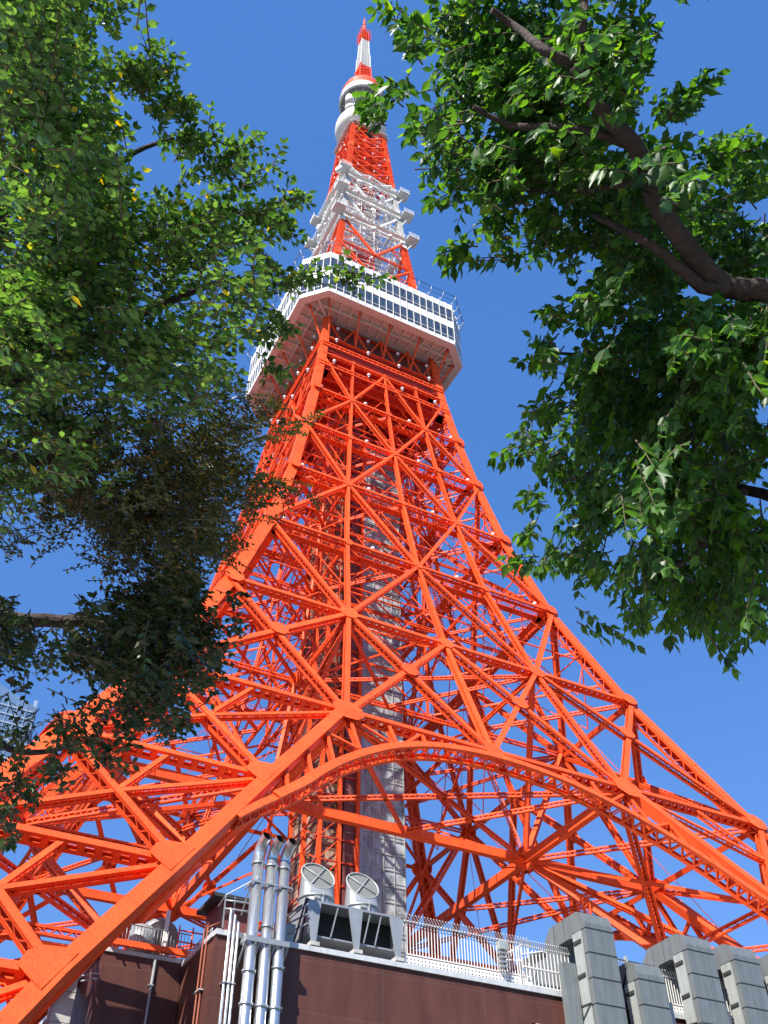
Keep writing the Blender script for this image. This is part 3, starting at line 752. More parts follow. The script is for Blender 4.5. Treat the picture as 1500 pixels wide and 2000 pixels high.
# fine tie rods and cables
g = MB()
for k in range(4):
    for a, b in (('A', 'B'), ('B', 'C'), ('C', 'D'), ('D', 'E'), ('Z', 'A')):
        za, zb = LV[a], LV[b]
        for s_ in (-1, 1):
            g.tube([rot(k, (s_*nx(a, 3), -w_at(za)+1.5, za)), rot(k, (s_*4, -5, zb))], .05, M_or, 4)
            g.tube([rot(k, (0, -w_at(za)+1.5, za)), rot(k, (s_*nx(b, 3), -w_at(zb)+1.5, zb))], .04, M_or, 4)
            g.tube([rot(k, (s_*5, -5, za)), rot(k, (s_*nx(b, 4)*.9, -w_at(zb)*.9, zb))], .06, M_or, 4)
    for s_ in (-1, 1):
        g.tube([rot(k, (s_*5, -5, 68.6)), rot(k, (s_*20, -20, 42))], .05, M_or, 4)
        g.tube([rot(k, (s_*12, -26, 68.6)), rot(k, (s_*24, -36, 43))], .04, M_or, 4)
part(g, 'tie_rods', tower)

# ---------------- radio platforms on the white section
for z in (191, 202, 212):
    w = w_at(z)
    g = MB()
    for k in range(4):
        # corner balcony (faces the diagonal) and edge walkway
        c = rot(k, (-(w+1.1), -(w+1.1), z)); ax = rot(k, (1, 0, 0)); ay = rot(k, (0, 1, 0)); 
        s2 = 1.3
        g.ob(c, ax*s2, ay*s2, V(0, 0, .12), M_wh)
        for t in (-.66, 0, .66): g.ob(c+ax*s2*t+V(0, 0, -.2), ax*.07, ay*s2, V(0, 0, .1), M_wh)
        g.ob(c+V(0, 0, 1.2)-ax*s2, ax*.03, ay*s2, V(0, 0, .04), M_wh); g.ob(c+V(0, 0, 1.2)-ay*s2, ax*s2, ay*.03, V(0, 0, .04), M_wh)
        for t in np.linspace(-1, 1, 9):
            g.ob(c+ax*s2*t-ay*s2+V(0, 0, .6), ax*.03, ay*.03, V(0, 0, .6), M_wh); g.ob(c+ay*s2*t-ax*s2+V(0, 0, .6), ax*.03, ay*.03, V(0, 0, .6), M_wh)
        g.bar(rot(k, (-w, -w, z-3.2)), c-ax*.8-ay*.8, .14, .14, V(0, 0, 1), M_wh)
        a = rot(k, (-w, -w-.9, z)); b = rot(k, (w, -w-.9, z))
        g.bar(a, b, .75, .08, V(0, 0, 1), M_wh)
        for h in (.6, 1.15): g.bar(a+V(0, 0, h)+rot(k, (0, -.5, 0)), b+V(0, 0, h)+rot(k, (0, -.5, 0)), .05, .05, V(0, 0, 1), M_wh)
        for q in range(18):
            p = a.lerp(b, q/17)+rot(k, (0, -.5, 0)); g.bar(p, p+V(0, 0, 1.15), .045, .045, V(0, 1, 0), M_wh)
            if q % 3 == 0: g.bar(a.lerp(b, q/17)+V(0, 0, -.1), rot(k, (0, .9, 0))+a.lerp(b, q/17)+V(0, 0, -1.2), .08, .08, V(1, 0, 0), M_wh)
    part(g, 'radio_platform', tower)
def drum(g, c, n, r, d=.35):
    n = V(n).normalized(); c = V(c); g.tube([c-n*d, c+n*d*.3, c+n*d], [r*.96, r, r*.75], M_wh, 16)
for i in range(26):
    k = random.choice((0, 0, 3, 3, 1)); z = random.choice((189, 192.8, 195, 199, 203.8, 206, 209, 213.6, 216))+random.uniform(-.6, .6)
    w = w_at(z); x = random.uniform(-w, w); n = rot(k, (random.uniform(-.6, .6), -1, 0))
    g = MB(); r = random.choice((.35, .45, .6, .8)); c = fp(k, x, z, -.9); drum(g, c, n, r); g.tube([c-n.normalized()*.3, fp(k, x, z)], .06, M_wh, 5); part(g, 'dish_antenna', tower)
for i, (p, r) in enumerate((((-9.4, -8.9, 207.5), .95), ((-13.6, 7.5, 170), 1.3), ((-12.6, 5.5, 178), 1.0))):
    g = MB(); drum(g, p, (-.8, -.5, 0), r, .4); g.tube([p, (p[0]*.8, p[1]*.8, p[2])], .1, M_wh, 6); part(g, 'dish_antenna', tower)
g = MB()
for i in range(150):
    z = random.uniform(160, 217); w = w_at(z)*.8; x = random.uniform(-w, w); y = random.choice((-w, w, random.uniform(-w, w)))
    g.box(x-.06, x+.06, y-.06, y+.06, z, z+random.uniform(1, 4), M_wh)
    if i % 3 == 0: g.box(x-.3, x+.3, y-.15, y+.15, z, z+.9, M_wh)
for z in np.arange(162, 217, 3.2):
    w = w_at(z)*.75
    for k in range(4): g.bar(rot(k, (-w, -w, z)), rot(k, (w, -w, z)), .12, .12, V(0, 0, 1), M_wh); g.bar(rot(k, (-w, -w, z)), rot(k, (w, -w, z+3.2)), .09, .09, V(0, 0, 1), M_wh)
part(g, 'aerial_array', tower)
g = MB()                                          # inner lift shaft of the upper tower
for z in np.arange(160, 243, 2.6):
    w = 2.6
    M = M_or if not 190 < z < 216 else M_wh
    for k in range(4):
        g.bar(rot(k, (-w, -w, z)), rot(k, (w, -w, z)), .16, .16, V(0, 0, 1), M); g.bar(rot(k, (-w, -w, z)), rot(k, (w, -w, z+2.6)), .1, .1, V(0, 0, 1), M)
        g.bar(rot(k, (-w, -w, z)), rot(k, (-w, -w, z+2.6)), .3, .3, V(1, 0, 0), M)
    if z > 216:
        for k in range(4):
            g.bar(rot(k, (-w_at(z)+.6, -w_at(z)+.8, z)), rot(k, (w_at(z)-.6, -w_at(z)+.8, z)), .25, .5, V(0, 0, 1), M_or)
g.box(-2.3, 2.3, -2.3, 2.3, 217, 244, M_dred); g.box(-2.2, 2.2, -2.2, 2.2, 160, 189, M_dred)
part(g, 'upper_lift_shaft', tower)

# ---------------- top deck
top = D.objects.new('top_deck', None); COL.objects.link(top); top.location = (0, 0, 245); top.parent = tower
top['label'] = 'small round white and orange upper deck below the antenna'
g = MB()
g.lathe([(3.6, 247.6), (5.9, 249.0), (6.65, 250.3), (6.8, 251.6), (6.75, 252.6), (6.2, 252.9), (3.4, 253.0)], (-.25, -.1, 0), M_wh, 40, mats=[M_soff, M_soff, M_wh, M_wh, M_wh, M_wh])
part(g, 'lower_bowl', top)
g = MB()
g.lathe([(3.0, 253.0), (3.0, 268.0)], (0, 0, 0), M_cope, 24); g.lathe([(6.3, 253.2), (5.5, 255.2), (4.4, 257.5), (3.0, 258.2)], (-.2, -.1, 0), M_cope, 32)
for i in range(16):
    a = 2*math.pi*i/16; p = V(5.2*math.cos(a), 5.2*math.sin(a), 268.2); q = V(3.1*math.cos(a+.25), 3.1*math.sin(a+.25), 262.5); q2 = V(3.1*math.cos(a-.25), 3.1*math.sin(a-.25), 262.5)
    g.tube([q, p], .1, M_wh, 5); g.tube([q2, p], .1, M_wh, 5)
    g.tube([V(6.1*math.cos(a), 6.1*math.sin(a), 267.6), V(3.1*math.cos(a), 3.1*math.sin(a), 267.6)], .12, M_wh, 5)
g.tube([V(4.6*math.cos(2*math.pi*i/24), 4.6*math.sin(2*math.pi*i/24), 267.5) for i in range(25)], .1, M_wh, 5)
part(g, 'deck_truss', top)
g = MB()
g.lathe([(5.9, 267.3), (6.3, 267.2), (6.35, 268.2), (6.3, 270.6)], (0, 0, 0), M_wh, 48)
g.lathe([(5.9, 267.3), (5.9, 268.9), (3.0, 268.9)], (0, 0, 0), M_cope, 48)
part(g, 'white_band', top)
g = MB()
g.lathe([(6.3, 270.6), (6.12, 272.2), (5.9, 274.0), (5.6, 275.6), (1.2, 276.0)], (0, 0, 0), M_or, 48)
part(g, 'orange_band', top)
g = MB()
for z, r in ((268.6, 6.36), (269.6, 6.34), (271.6, 6.22), (272.9, 6.07), (274.3, 5.88)):
    g.tube([V(r*math.cos(2*math.pi*i/48), r*math.sin(2*math.pi*i/48), z) for i in range(49)], .05, M_grey, 4)
for i in range(24):
    a = 2*math.pi*i/24; g.tube([V(r*math.cos(a), r*math.sin(a), z) for r, z in ((6.33, 267.3), (6.36, 270.6), (5.95, 274), (5.65, 275.6))], .035, M_grey, 4)
part(g, 'band_joints', top)
g = MB()
g.tube([(-5.6, -4.2, 255.5), (-5.6, -4.2, 258.6)], 1.15, M_wh, 18); g.sphere((-5.6, -4.2, 258.7), 1.15, M_wh, 18, 10)
g.tube([(-4.8, -3.4, 253.2), (-4.8, -3.4, 256)], 1.5, M_soff, 16)
part(g, 'radome', top)
g = MB()
for i in range(14):
    a = 2*math.pi*i/14; g.tube([V(4.4*math.cos(a), 4.4*math.sin(a), 243.5), V(4.8*math.cos(a), 4.8*math.sin(a), 247)], .12, M_wh, 5)
for k in range(4):
    g.tube([rot(k, (-4.6, -4.6, 243.5)), rot(k, (-3.4, -3.4, 250))], .35, M_wh, 8)
    a = rot(k, (-4.9, -5.1, 244.4)); b = rot(k, (4.9, -5.1, 244.4)); g.bar(a, b, 1.0, .12, V(0, 0, 1), M_wh)
    for h in (.6, 1.1): g.bar(a+V(0, 0, h), b+V(0, 0, h), .06, .06, V(0, 0, 1), M_wh)
part(g, 'lower_gallery', top)

# ---------------- antenna mast
mast = D.objects.new('antenna_mast', None); COL.objects.link(mast); mast.location = (0, 0, 276); mast.parent = tower
def lat_sect(g, z0, z1, w0, w1, M, n, core=None):
    for k in range(4):
        g.bar(rot(k, (-w0, -w0, z0)), rot(k, (-w1, -w1, z1)), .26, .26, V(1, 0, 0), M)
        for i in range(n):
            t0, t1 = i/n, (i+1)/n; a = w0+(w1-w0)*t0; b = w0+(w1-w0)*t1; za = z0+(z1-z0)*t0; zb = z0+(z1-z0)*t1
            g.bar(rot(k, (-a, -a, za)), rot(k, (b, -b, zb)), .12, .12, V(0, 1, 0), M); g.bar(rot(k, (a, -a, za)), rot(k, (-b, -b, zb)), .12, .12, V(0, 1, 0), M)
            g.bar(rot(k, (-a, -a, za)), rot(k, (a, -a, za)), .14, .14, V(0, 0, 1), M)
    if core: g.box(-w1*.72, w1*.72, -w1*.72, w1*.72, z0, z1, core)
g = MB(); lat_sect(g, 276, 293, 1.95, 1.65, M_or, 9, M_dred); part(g, 'mast_foot', mast)
g = MB(); lat_sect(g, 293, 302, 1.55, 1.45, M_wh, 7, M_cope); lat_sect(g, 302, 314, 1.3, 1.1, M_wh, 10, M_cope); part(g, 'mast_section', mast)
g = MB(); lat_sect(g, 313.5, 321.5, 1.15, .95, M_or, 7, M_dred)
for z in (314.5, 316.5, 318.5, 320.5):
    for k in range(4):
        g.bar(rot(k, (-1.6, -1.6, z)), rot(k, (1.6, -1.6, z)), .1, .1, V(0, 0, 1), M_or)
        for x in (-1.6, -.8, 0, .8): g.bar(rot(k, (x, -1.6, z-.7)), rot(k, (x, -1.6, z+.9)), .09, .09, V(1, 0, 0), M_or)
part(g, 'aerial_cage', mast)
g = MB(); g.tube([(0, 0, 321), (0, 0, 327)], .55, M_or, 10); g.tube([(0, 0, 327), (0, 0, 332)], [.42, .36], M_or, 8); g.tube([(0, 0, 332), (0, 0, 335)], .08, M_or, 5)
part(g, 'mast_tip', mast)

# ================================================================== GROUND AND SURROUNDINGS
g = MB(); g.q([(-2500, -2500, -.02), (2500, -2500, -.02), (2500, 2500, -.02), (-2500, 2500, -.02)], mat('asphalt_ground', (0.06, 0.06, 0.06), 0.85, var=.2, scale=.5))
tag(g.build('ground'), kind='structure')
g = MB(); g.q([(-75, -112, .012), (60, -112, .012), (60, -92, .012), (-75, -92, .012)], mat('pavement_stone', (0.28, 0.26, 0.24), 0.8, var=.12, scale=1.5))
tag(g.build('pavement'), kind='structure')
for sx in (-1, 1):
    for sy in (-1, 1):
        g = MB(); g.box(sx*57-4, sx*57+4, sy*57-4, sy*57+4, 0, 2.2, M_conc); part(g, 'footing', tower)

# ================================================================== BROWN BUILDING IN FRONT OF THE TOWER
bld = empty('brown_building', (0, -38, 0), 'long low brown panelled building with a grey parapet edge below the tower', 'building')
BZ = 23.72; BF = -48.0; BL = -30.25
g = MB()
g.q([(BL, BF, 0), (-1.55, BF, 0), (-1.55, BF, BZ), (BL, BF, BZ)], M_brown)
g.q([(-1.55, BF, 0), (60, BF, 0), (60, BF, BZ), (-1.55, BF, BZ)], M_brown)
g.q([(BL, -12, 0), (BL, BF, 0), (BL, BF, BZ), (BL, -12, BZ)], M_brown)
g.q([(60, BF, 0), (60, -12, 0), (60, -12, BZ), (60, BF, BZ)], M_brown)
g.q([(60, -12, 0), (BL, -12, 0), (BL, -12, BZ), (60, -12, BZ)], M_brown)
part(g, 'wall', bld)
g = MB(); g.q([(BL, BF, BZ+.004), (60, BF, BZ+.004), (60, -12, BZ+.004), (BL, -12, BZ+.004)], M_conc); part(g, 'roof', bld)
g = MB()
x = BL-.08
while x < 60:
    x2 = min(x+6.0, 60); g.box(x, x2-.02, BF-.16, BF+.35, BZ+.01, BZ+.33, M_cope); x = x2
y = BF-.1
while y < -12:
    y2 = y+4.5; g.box(BL-.14, BL+.3, y+.46, y2+.44, BZ+.012, BZ+.31, M_cope); y = y2
part(g, 'coping', bld)
g = MB()                                             # slatted black strip on the wall, painting the shade of a recess low right
g.box(-8.2, -1.7, BF-.03, BF+.02, 15.0, 21.5, M_black); g.box(-8.35, -8.15, BF-.12, BF+.02, 15, 21.8, M_cope); g.box(-8.35, -1.6, BF-.12, BF+.02, 21.45, 21.8, M_cope)
for z in np.arange(15.5, 21.4, .28): g.box(-8.1, -1.8, BF-.1, BF-.04, z, z+.05, M_grey)
part(g, 'recess_shade_strip', bld, 'dark slatted strip painted as a shaded recess under the parapet')
# rails and pipe run on the sloping left edge
g = MB()
for y in np.arange(-47, -14, .28): g.tube([(BL+.05, y, BZ+.3), (BL+.05, y, BZ+.75)], .018, M_cope, 4)
g.tube([(BL+.05, -47, BZ+.75), (BL+.05, -14, BZ+.75)], .03, M_cope, 5)
part(g, 'edge_rail', bld)
g = MB()
for y, xx in ((-46.6, -.12), (-46.2, -.2), (-45.9, -.1)): g.tube([(BL+xx, y, BZ+.9), (BL+xx, y, 3)], .055, M_rust, 8)
g.tube([(BL-.12, -46.6, BZ+.9), (BL+.6, -46.6, BZ+1.3)], .055, M_rust, 6)
part(g, 'riser_pipe', bld, 'rust brown riser pipes on the left wall')
g = MB()
for z in (14, 17.5, 21):
    g = MB(); g.box(BL-.3, BL-.02, -46.8, -45.8, z, z+.06, M_cope); part(g, 'pipe_clip', bld)

# ---- annexe to the left
ann = empty('brown_annexe', (-33, -38, 0), 'narrow brown block with an orange roof beam, left of the main brown building', 'building')
AXL, AXR, AF, AZt = -35.3, BL-.05, -42.0, 23.9
g = MB(); g.box(AXL, AXR, AF, -25, 0, AZt, M_brown); part(g, 'wall', ann)
g = MB(); g.box(AXL-.1, AXR, AF-.12, AF+.3, AZt+.005, AZt+.25, M_cope); g.box(AXL-.12, AXL+.2, AF+.31, -25, AZt+.005, AZt+.25, M_cope); part(g, 'coping', ann)
g = MB(); g.bar(V(AXL+.2, AF-.3, AZt+.55), V(AXR+.3, AF-.3, AZt+.55), .34, .34, V(0, 0, 1), M_or)
for x in np.arange(AXL+.6, AXR, .9): g.bar(V(x, AF-.62, AZt+.3), V(x, AF-.1, AZt+.62), .1, .1, V(0, 0, 1), M_or)
part(g, 'orange_beam', ann)
g = MB(); g.tube([(-32.1, AF-.12, AZt), (-32.15, AF-.14, 19.5), (-32.15, AF-.14, 3)], .09, M_grey, 8)
for z in (22.3, 19): g.box(-32.3, -32.0, AF-.26, AF-.01, z, z+.08, M_grey)
part(g, 'downpipe', ann)
g = MB(); g.box(-33.4, -32.1, AF-.35, AF-.01, 18.3, 19.9, M_grey)
for z in np.arange(18.4, 19.85, .09): g.box(-33.3, -32.2, AF-.39, AF-.352, z, z+.035, M_ductl)
part(g, 'louvre', ann, 'square grey louvred vent on the wall')

# ---- left cladding column and pale duct
g = MB()
for i in range(14):
    z = 23.3-1.7*(i+1); g.box(-37.5, -36.35, -41.2, -39.9, z, z+1.66, M_conc)
g.box(-37.46, -36.4, -41.15, -39.95, 0, 23.3, M_seam)
cl = g.build('cladding_column', loc=(-36.9, -40.5, 0)); tag(cl, 'pale jointed cladding column beside the left edge of the brown annexe', 'column')
g = MB()
g.tube([(-36.2, -41.4, 22.2), (-35.7, -42.2, 22.2), (-35.4, -42.2, 22.2)], .05, M_cope, 6)
g.tube([(-36.2, -41.4, 22.5), (-35.7, -42.2, 22.5), (-35.4, -42.2, 22.5)], .05, M_cope, 6)
tag(g.build('guard_rail'), 'short bent grey guard rail between the cladding column and the annexe', 'rail')
# duct elbow seen at the bottom between annexe and main wall
g = MB()
p = [V(-31.6, -43.6, 19.2), V(-31.9, -44.2, 18.3), V(-32.0, -44.6, 16.5), V(-32.0, -44.6, 3)]
for a, b in zip(p[:-1], p[1:]): g.bar(a, b+(b-a).normalized()*.03, 1.0, .8, V(0, -1, .2), M_grey)
g.box(-31.9, -30.5, -43.9, -42.9, 18.7, 19.5, M_grey)
tag(g.build('square_duct', loc=(-32, -44, 0)), 'square galvanised duct bending down beside the left wall of the brown building', 'duct')
g = MB()
g.tube([(-34.6, -46.2, 16.4), (-34.2, -46.2, 16.9), (-33.4, -46, 17.0), (-32.6, -45.4, 17.0)], .11, M_conc, 8)
tag(g.build('white_pipe'), 'short white bent pipe low beside the square duct', 'pipe')

# ---- round tank and rail on the annexe roof
tk = empty('round_tank', (-32.2, -41, 24.5), 'big pale grey round vent drum on the annexe roof behind the railing', 'vent')
g = MB(); ax = V(.25, -.75, -.62).normalized()
c = V(-31.9, -40.6, 25.7); g.tube([c-ax*.0, c+ax*.5], 1.35, M_grey, 28); part(g, 'drum', tk)
g = MB(); g.box(-31.75, -31.5, -41.9, -41.7, 24.3, 27.1, M_wh); g.tube([(-33, -40, 24.3), (-33, -40, 26)], .06, M_grey); part(g, 'support', tk)
g = MB(); g.tube([(-32.9, -41.0, 24.4), (-32.9, -41.0, 26.0)], .85, M_grey, 20); part(g, 'housing', tk)
rr = empty('roof_railing', (-32.5, AF, AZt), 'thin galvanised railing along the annexe roof edge', 'railing')
g = MB()
for x in np.arange(AXL, AXR+.4, .22): g.tube([(x, AF-.25, AZt+.6), (x, AF-.25, AZt+1.75)], .018 if int(x*10) % 3 else .03, M_grey, 4)
part(g, 'baluster', rr)
g = MB()
for h in (.75, 1.75): g.tube([(AXL, AF-.25, AZt+h), (AXR+.3, AF-.25, AZt+h)], .035, M_grey, 6)
for h in (1.2, 1.9): g.tube([(AXR-.6, AF-.35, AZt+h), (AXR+1.2, AF-.35, AZt+h)], .05, M_or, 6)
for x in (AXR-.6, AXR+.3, AXR+1.2): g.tube([(x, AF-.35, AZt+.4), (x, AF-.35, AZt+2.2)], .05, M_or, 6)
part(g, 'top_rail', rr)
hut = empty('roof_hut', (-28.3, -43, BZ), 'small dark brown roof hut with a flat overhanging slab, behind the steel exhaust pipes', 'hut')
g = MB(); g.box(-29.3, -27.2, -45.0, -42.6, BZ+.01, 27.0, M_maroon); part(g, 'wall', hut)
g = MB(); g.box(-29.9, -26.8, -45.7, -42.2, 27.0, 27.22, M_seam); part(g, 'roof', hut)

# ---- three exhaust stacks
def stack(x, ztop, lab):
    t = empty('exhaust_pipe', (x, -48.85, 8), lab, 'exhaust pipe', 'bright steel exhaust pipes climbing the corner of the brown building')
    y = -48.85; r = .35
    g = MB(); g.tube([(x, y, 6), (x, y, ztop-1.5)], r, M_steel, 20); part(g, 'shaft', t)
    g = MB()
    pts = []; 
    for i in range(9):
        a = i/8*math.radians(66); pts.append(V(x+.22*(1-math.cos(a)), y-1.0*(1-math.cos(a)), ztop-1.5+1.05*math.sin(a)))
    d = (pts[-1]-pts[-2]).normalized(); pts.append(pts[-1]+d*.25)
    g.tube(pts, r*.98, M_steel, 20, cap=False); g.tube([p for p in pts[1:]], r*.93, M_bore, 20, cap=False)
    g.tube([pts[-1]-d*.35, pts[-1]-d*.36], [r*.94, r*.94], M_bore, 20)
    part(g, 'bend', t)
    for z in (ztop-1.95, 22.9+random.uniform(-1.8, 1.8), 19.9):
        g = MB(); g.tube([(x, y, z-.05), (x, y, z+.05)], r+.07, M_steel, 20)
        for j in range(10):
            a = j*math.pi/5; g.box(x+(r+.04)*math.cos(a)-.03, x+(r+.04)*math.cos(a)+.03, y+(r+.04)*math.sin(a)-.03, y+(r+.04)*math.sin(a)+.03, z-.09, z+.09, M_grey)
        part(g, 'flange', t)
stack(-28.35, 30.0, 'left one of the three fat steel exhaust pipes with a dark open bend')
stack(-27.45, 30.0, 'middle one of the three fat steel exhaust pipes with a dark open bend')
stack(-26.6, 30.0, 'right one of the three fat steel exhaust pipes with a dark open bend')
for z, nm in ((26.75, 'upper'), (23.25, 'lower')):
    g = MB()
    if nm == 'upper':
        g.box(-28.8, -26.1, -49.25, -49.17, z, z+.1, M_grey); g.box(-28.8, -26.1, -48.5, -48.42, z, z+.1, M_grey)
        for x in (-28.8, -27.9, -27.0, -26.15): g.box(x, x+.07, -49.25, -48.0, z-.08, z-.005, M_grey)
        for x in (-28.8, -26.1): g.bar(V(x, -49.2, z), V(x, -47.9, z-1.6), .07, .07, V(1, 0, 0), M_grey)
        g.bar(V(-28.8, -49.2, z), V(-30.0, -48.2, z-.7), .06, .06, V(0, 0, 1), M_grey); g.bar(V(-30.0, -48.2, z-.7), V(-30.0, -48.2, 24.1), .07, .07, V(1, 0, 0), M_grey); g.bar(V(-30, -48.2, z-.7), V(-29.8, -46.4, z-.7), .06, .06, V(0, 0, 1), M_grey)
        g.bar(V(-29.4, -48.2, z-.7), V(-29.4, -48.2, 24.1), .05, .05, V(1, 0, 0), M_grey)
        for zz in (25.2, 25.7): g.tube([(-30.0, -48.3, zz), (-28.6, -48.5, zz)], .06, M_grey, 6)
    else:
        for y in (-49.3, -48.38): g.box(-28.85, -26.1, y, y+.09, z, z+.3, M_grey)
        for x in (-28.85, -28.0, -27.05, -26.2):
            g.box(x, x+.07, -49.2, -48.0, z+.02, z+.28, M_grey); g.bar(V(x+.03, -49.2, z), V(x+.03, -48.02, z-1.2), .07, .1, V(1, 0, 0), M_grey)
    tag(g.build('pipe_bracket', loc=(-27.5, -48.8, z)), '%s steel bracket holding the three fat exhaust pipes' % nm, 'bracket')
for i, (x, zt, lab) in enumerate(((-29.62, 25.3, 'leftmost'), (-29.34, 25.0, 'middle'), (-29.08, 24.6, 'rightmost'))):
    g = MB(); g.tube([(x, -48.4, 6), (x, -48.4, zt-.15), (x, -48.2, zt), (x, -47.4, zt)], .09, M_steel, 10)
    o = tag(g.build('thin_pipe', loc=(x, -48.4, 6)), '%s of the three thin grey pipes left of the fat exhaust stacks' % lab, 'pipe', 'thin vertical pipes on the building corner')
    for z in (16.4, 21.0):
        c_ = MB(); c_.box(x-.13, x+.13, -48.53, -48.0, z, z+.06, M_grey); part(c_, 'clamp', o)

# ---- cooling fans on their stand
fan = empty('fan_stand', (-21, -46.3, BZ), 'open grey steel plenum with dark interior carrying two round fan cowls', 'plenum')
FX0, FX1, FY0, FY1, FZ0, FZ1 = -24.35, -17.75, -47.6, -44.6, 24.95, 27.05
g = MB()
g.box(FX0, FX1, FY0-.15, FY1, FZ1-.14, FZ1, M_grey); g.box(FX0, FX1, FY0, FY1, FZ0-.1, FZ0, M_grey)
g.box(FX0+.05, FX0+.12, FY0, FY1, FZ0, FZ1-.15, M_grey); g.box(FX1-.12, FX1-.05, FY0, FY1, FZ0, FZ1-.15, M_grey); g.box(FX0, FX1, FY1-.1, FY1-.02, FZ0, FZ1-.15, M_black)
g.box(FX0+.13, FX1-.13, FY0+1.2, FY0+1.25, FZ0, FZ1-.15, M_black)
part(g, 'casing', fan)
for x in (FX0+.35, (FX0+FX1)/2, FX1-.35):
    g = MB()
    for e in (0,):
        g.plate([V(x-.5, FY0-.12, FZ1-.15), V(x+.5, FY0-.12, FZ1-.15), V(x+.17, FY0-.3, FZ0-.55), V(x-.17, FY0-.3, FZ0-.55)], V(0, -1, 0), .1, M_grey, uv=False)
    g.box(x-.3, x+.3, FY0-.6, FY0+.2, FZ0-.85, FZ0-.62, M_conc); g.box(x-.2, x+.2, FY0-.45, FY0, BZ, FZ0-.86, M_black)
    part(g, 'leg', fan)
for x in (-22.3, -20.0, -19.2):
    g = MB(); g.bar(V(x, FY0-.1, FZ1-.2), V(x-.45, FY0-.1, FZ0), .07, .07, V(0, -1, 0), M_grey); part(g, 'stay', fan)
g = MB()
for z in (25.4, 26.0, 26.6): g.tube([(FX0-.1, FY0-.4, z), (FX0-.9, FY0+.3, z-.4), (FX0-1.3, FY1, z-.5)], .06, M_grey, 6)
g.bar(V(FX0-.2, FY0-.2, FZ1), V(FX0-.9, FY0-.1, BZ+.3), .1, .1, V(0, -1, 0), M_seam); g.bar(V(FX0-.1, FY0-.2, FZ1), V(FX0-.1, FY0+.8, BZ+.3), .1, .1, V(0, -1, 0), M_seam)
g.box(FX0-1.4, FX0-.5, FY0+.6, FY1, 24.2, 25.6, M_grey)
part(g, 'side_frame', fan)
def cowl(cx, cy, lab):
    t = empty('fan_cowl', (cx, cy, FZ1), lab, 'fan cowl', 'round fan cowls with mesh mouths')
    R = 1.15; n = V(.0, -.88, .46).normalized(); mc = V(cx+.05, cy-.05, FZ1+2.28); R2 = 1.17
    e1 = V(0, 0, 1).cross(n).normalized(); e2 = n.cross(e1)
    g = MB(); seg = 40; bot = []; topp = []
    for j in range(seg):
        a = 2*math.pi*j/seg; x, y = R*math.cos(a), R*math.sin(a); a0 = math.atan2(e1.y, e1.x)
        bot.append(V(cx+x, cy+y, FZ1)); topp.append(mc+e1*R2*math.cos(a-a0)+e2*R2*math.sin(a-a0))
    midr = [V(b.x, b.y, FZ1+.62) for b in bot]
    k = g.mi(M_grey); i0 = len(g.v); g.v += [tuple(p) for p in midr+topp]
    g.lathe([(R, 0), (R, .62)], (cx, cy, FZ1), M_grey, 40)
    for j in range(seg):
        j2 = (j+1) % seg; g.f.append((i0+j, i0+j2, i0+seg+j2, i0+seg+j)); g.m.append(k); g.uv.append([(0, 0)]*4); g.sm.append(True)
    part(g, 'hood', t)
    g = MB(); g.q([cc-n*.06 for cc in topp], M_mesh); part(g, 'mesh_screen', t)
    g = MB(); g.tube(topp+[topp[0]], .055, M_ductl, 8, cap=False)
    for j in (6, 16):
        g.tube([topp[j]+n*.02, topp[(j+20) % seg]+n*.02], .035, M_ductl, 6)
    part(g, 'rim', t)
    g = MB(); g.lathe([(R+.02, .55), (R+.08, .56), (R+.08, .66), (R+.02, .67)], (cx, cy, FZ1), M_grey, 40); g.lathe([(R+.16, 0), (R+.16, .07), (R, .08)], (cx, cy, FZ1), M_grey, 40)
    g.box(cx-.6, cx-.25, cy-R-.1, cy-R+.1, FZ1+.3, FZ1+.45, M_ductl); g.box(cx-.05, cx, cy-R-.12, cy-R+.1, FZ1, FZ1+.8, M_ductl)
    part(g, 'collar', t)
cowl(-23.2, -46.2, 'left one of two round grey fan cowls with a slanted mesh mouth')
cowl(-19.9, -46.2, 'right one of two round grey fan cowls with a slanted mesh mouth')
g = MB()
for x in (-24.3, -22.2, -19.2):
    for i in range(14): g.box(x+i*.13, x+i*.13+.09, -45.6, -45.5, BZ+.3, BZ+1.25, M_wh)
    g.box(x, x+1.8, -45.5, -45.4, BZ+.3, BZ+1.25, M_conc)
tag(g.build('slatted_screen', loc=(-21, -45.5, BZ)), 'low white slatted screen under the fan plenum', 'screen')

# ---- white spiked fence behind the parapet
fy = -47.45
fc = empty('spiked_fence', (-11, fy, BZ), 'white steel fence with slanting spikes along the parapet right of the fans', 'fence')
def fence(root, x0, x1, step=.23, spikes=True, zb=BZ+.35, zt=BZ+3.35):
    g = MB(); x = x0
    while x < x1: g.box(x-.022, x+.022, fy-.022, fy+.022, zb+.75, zt, M_wh); x += step
    part(g, 'pickets', root)
    if spikes:
        g = MB(); x = x0
        while x < x1+.2: g.bar(V(x-.42, fy-.30, zt+.28), V(x+.05, fy+.02, zt-.05), .05, .05, V(0, 0, 1), M_wh); x += step
        part(g, 'spikes', root)
    g = MB()
    for z in (zb+.8, zt-.08): g.box(x0, x1, fy-.05, fy+.05, z, z+.07, M_wh)
    part(g, 'rail', root)
    g = MB(); g.box(x0, x1, fy-.03, fy-.01, zb-.1, zb+.72, M_wh); part(g, 'toe_panel', root)
    g = MB(); x = x0+.2
    while x < x1:
        for z in (zb+.1, zb+.32, zb+.54): g.tube([(x, fy-.04, z), (x, fy-.031, z)], .05, M_black, 6)
        x += .27
    part(g, 'panel_holes', root, kind='stuff')
fence(fc, -17.4, -7.6); 
gt = empty('fence_gate', (-6, -47.3, BZ), 'white barred gate cage at the right end of the spiked fence', 'gate')
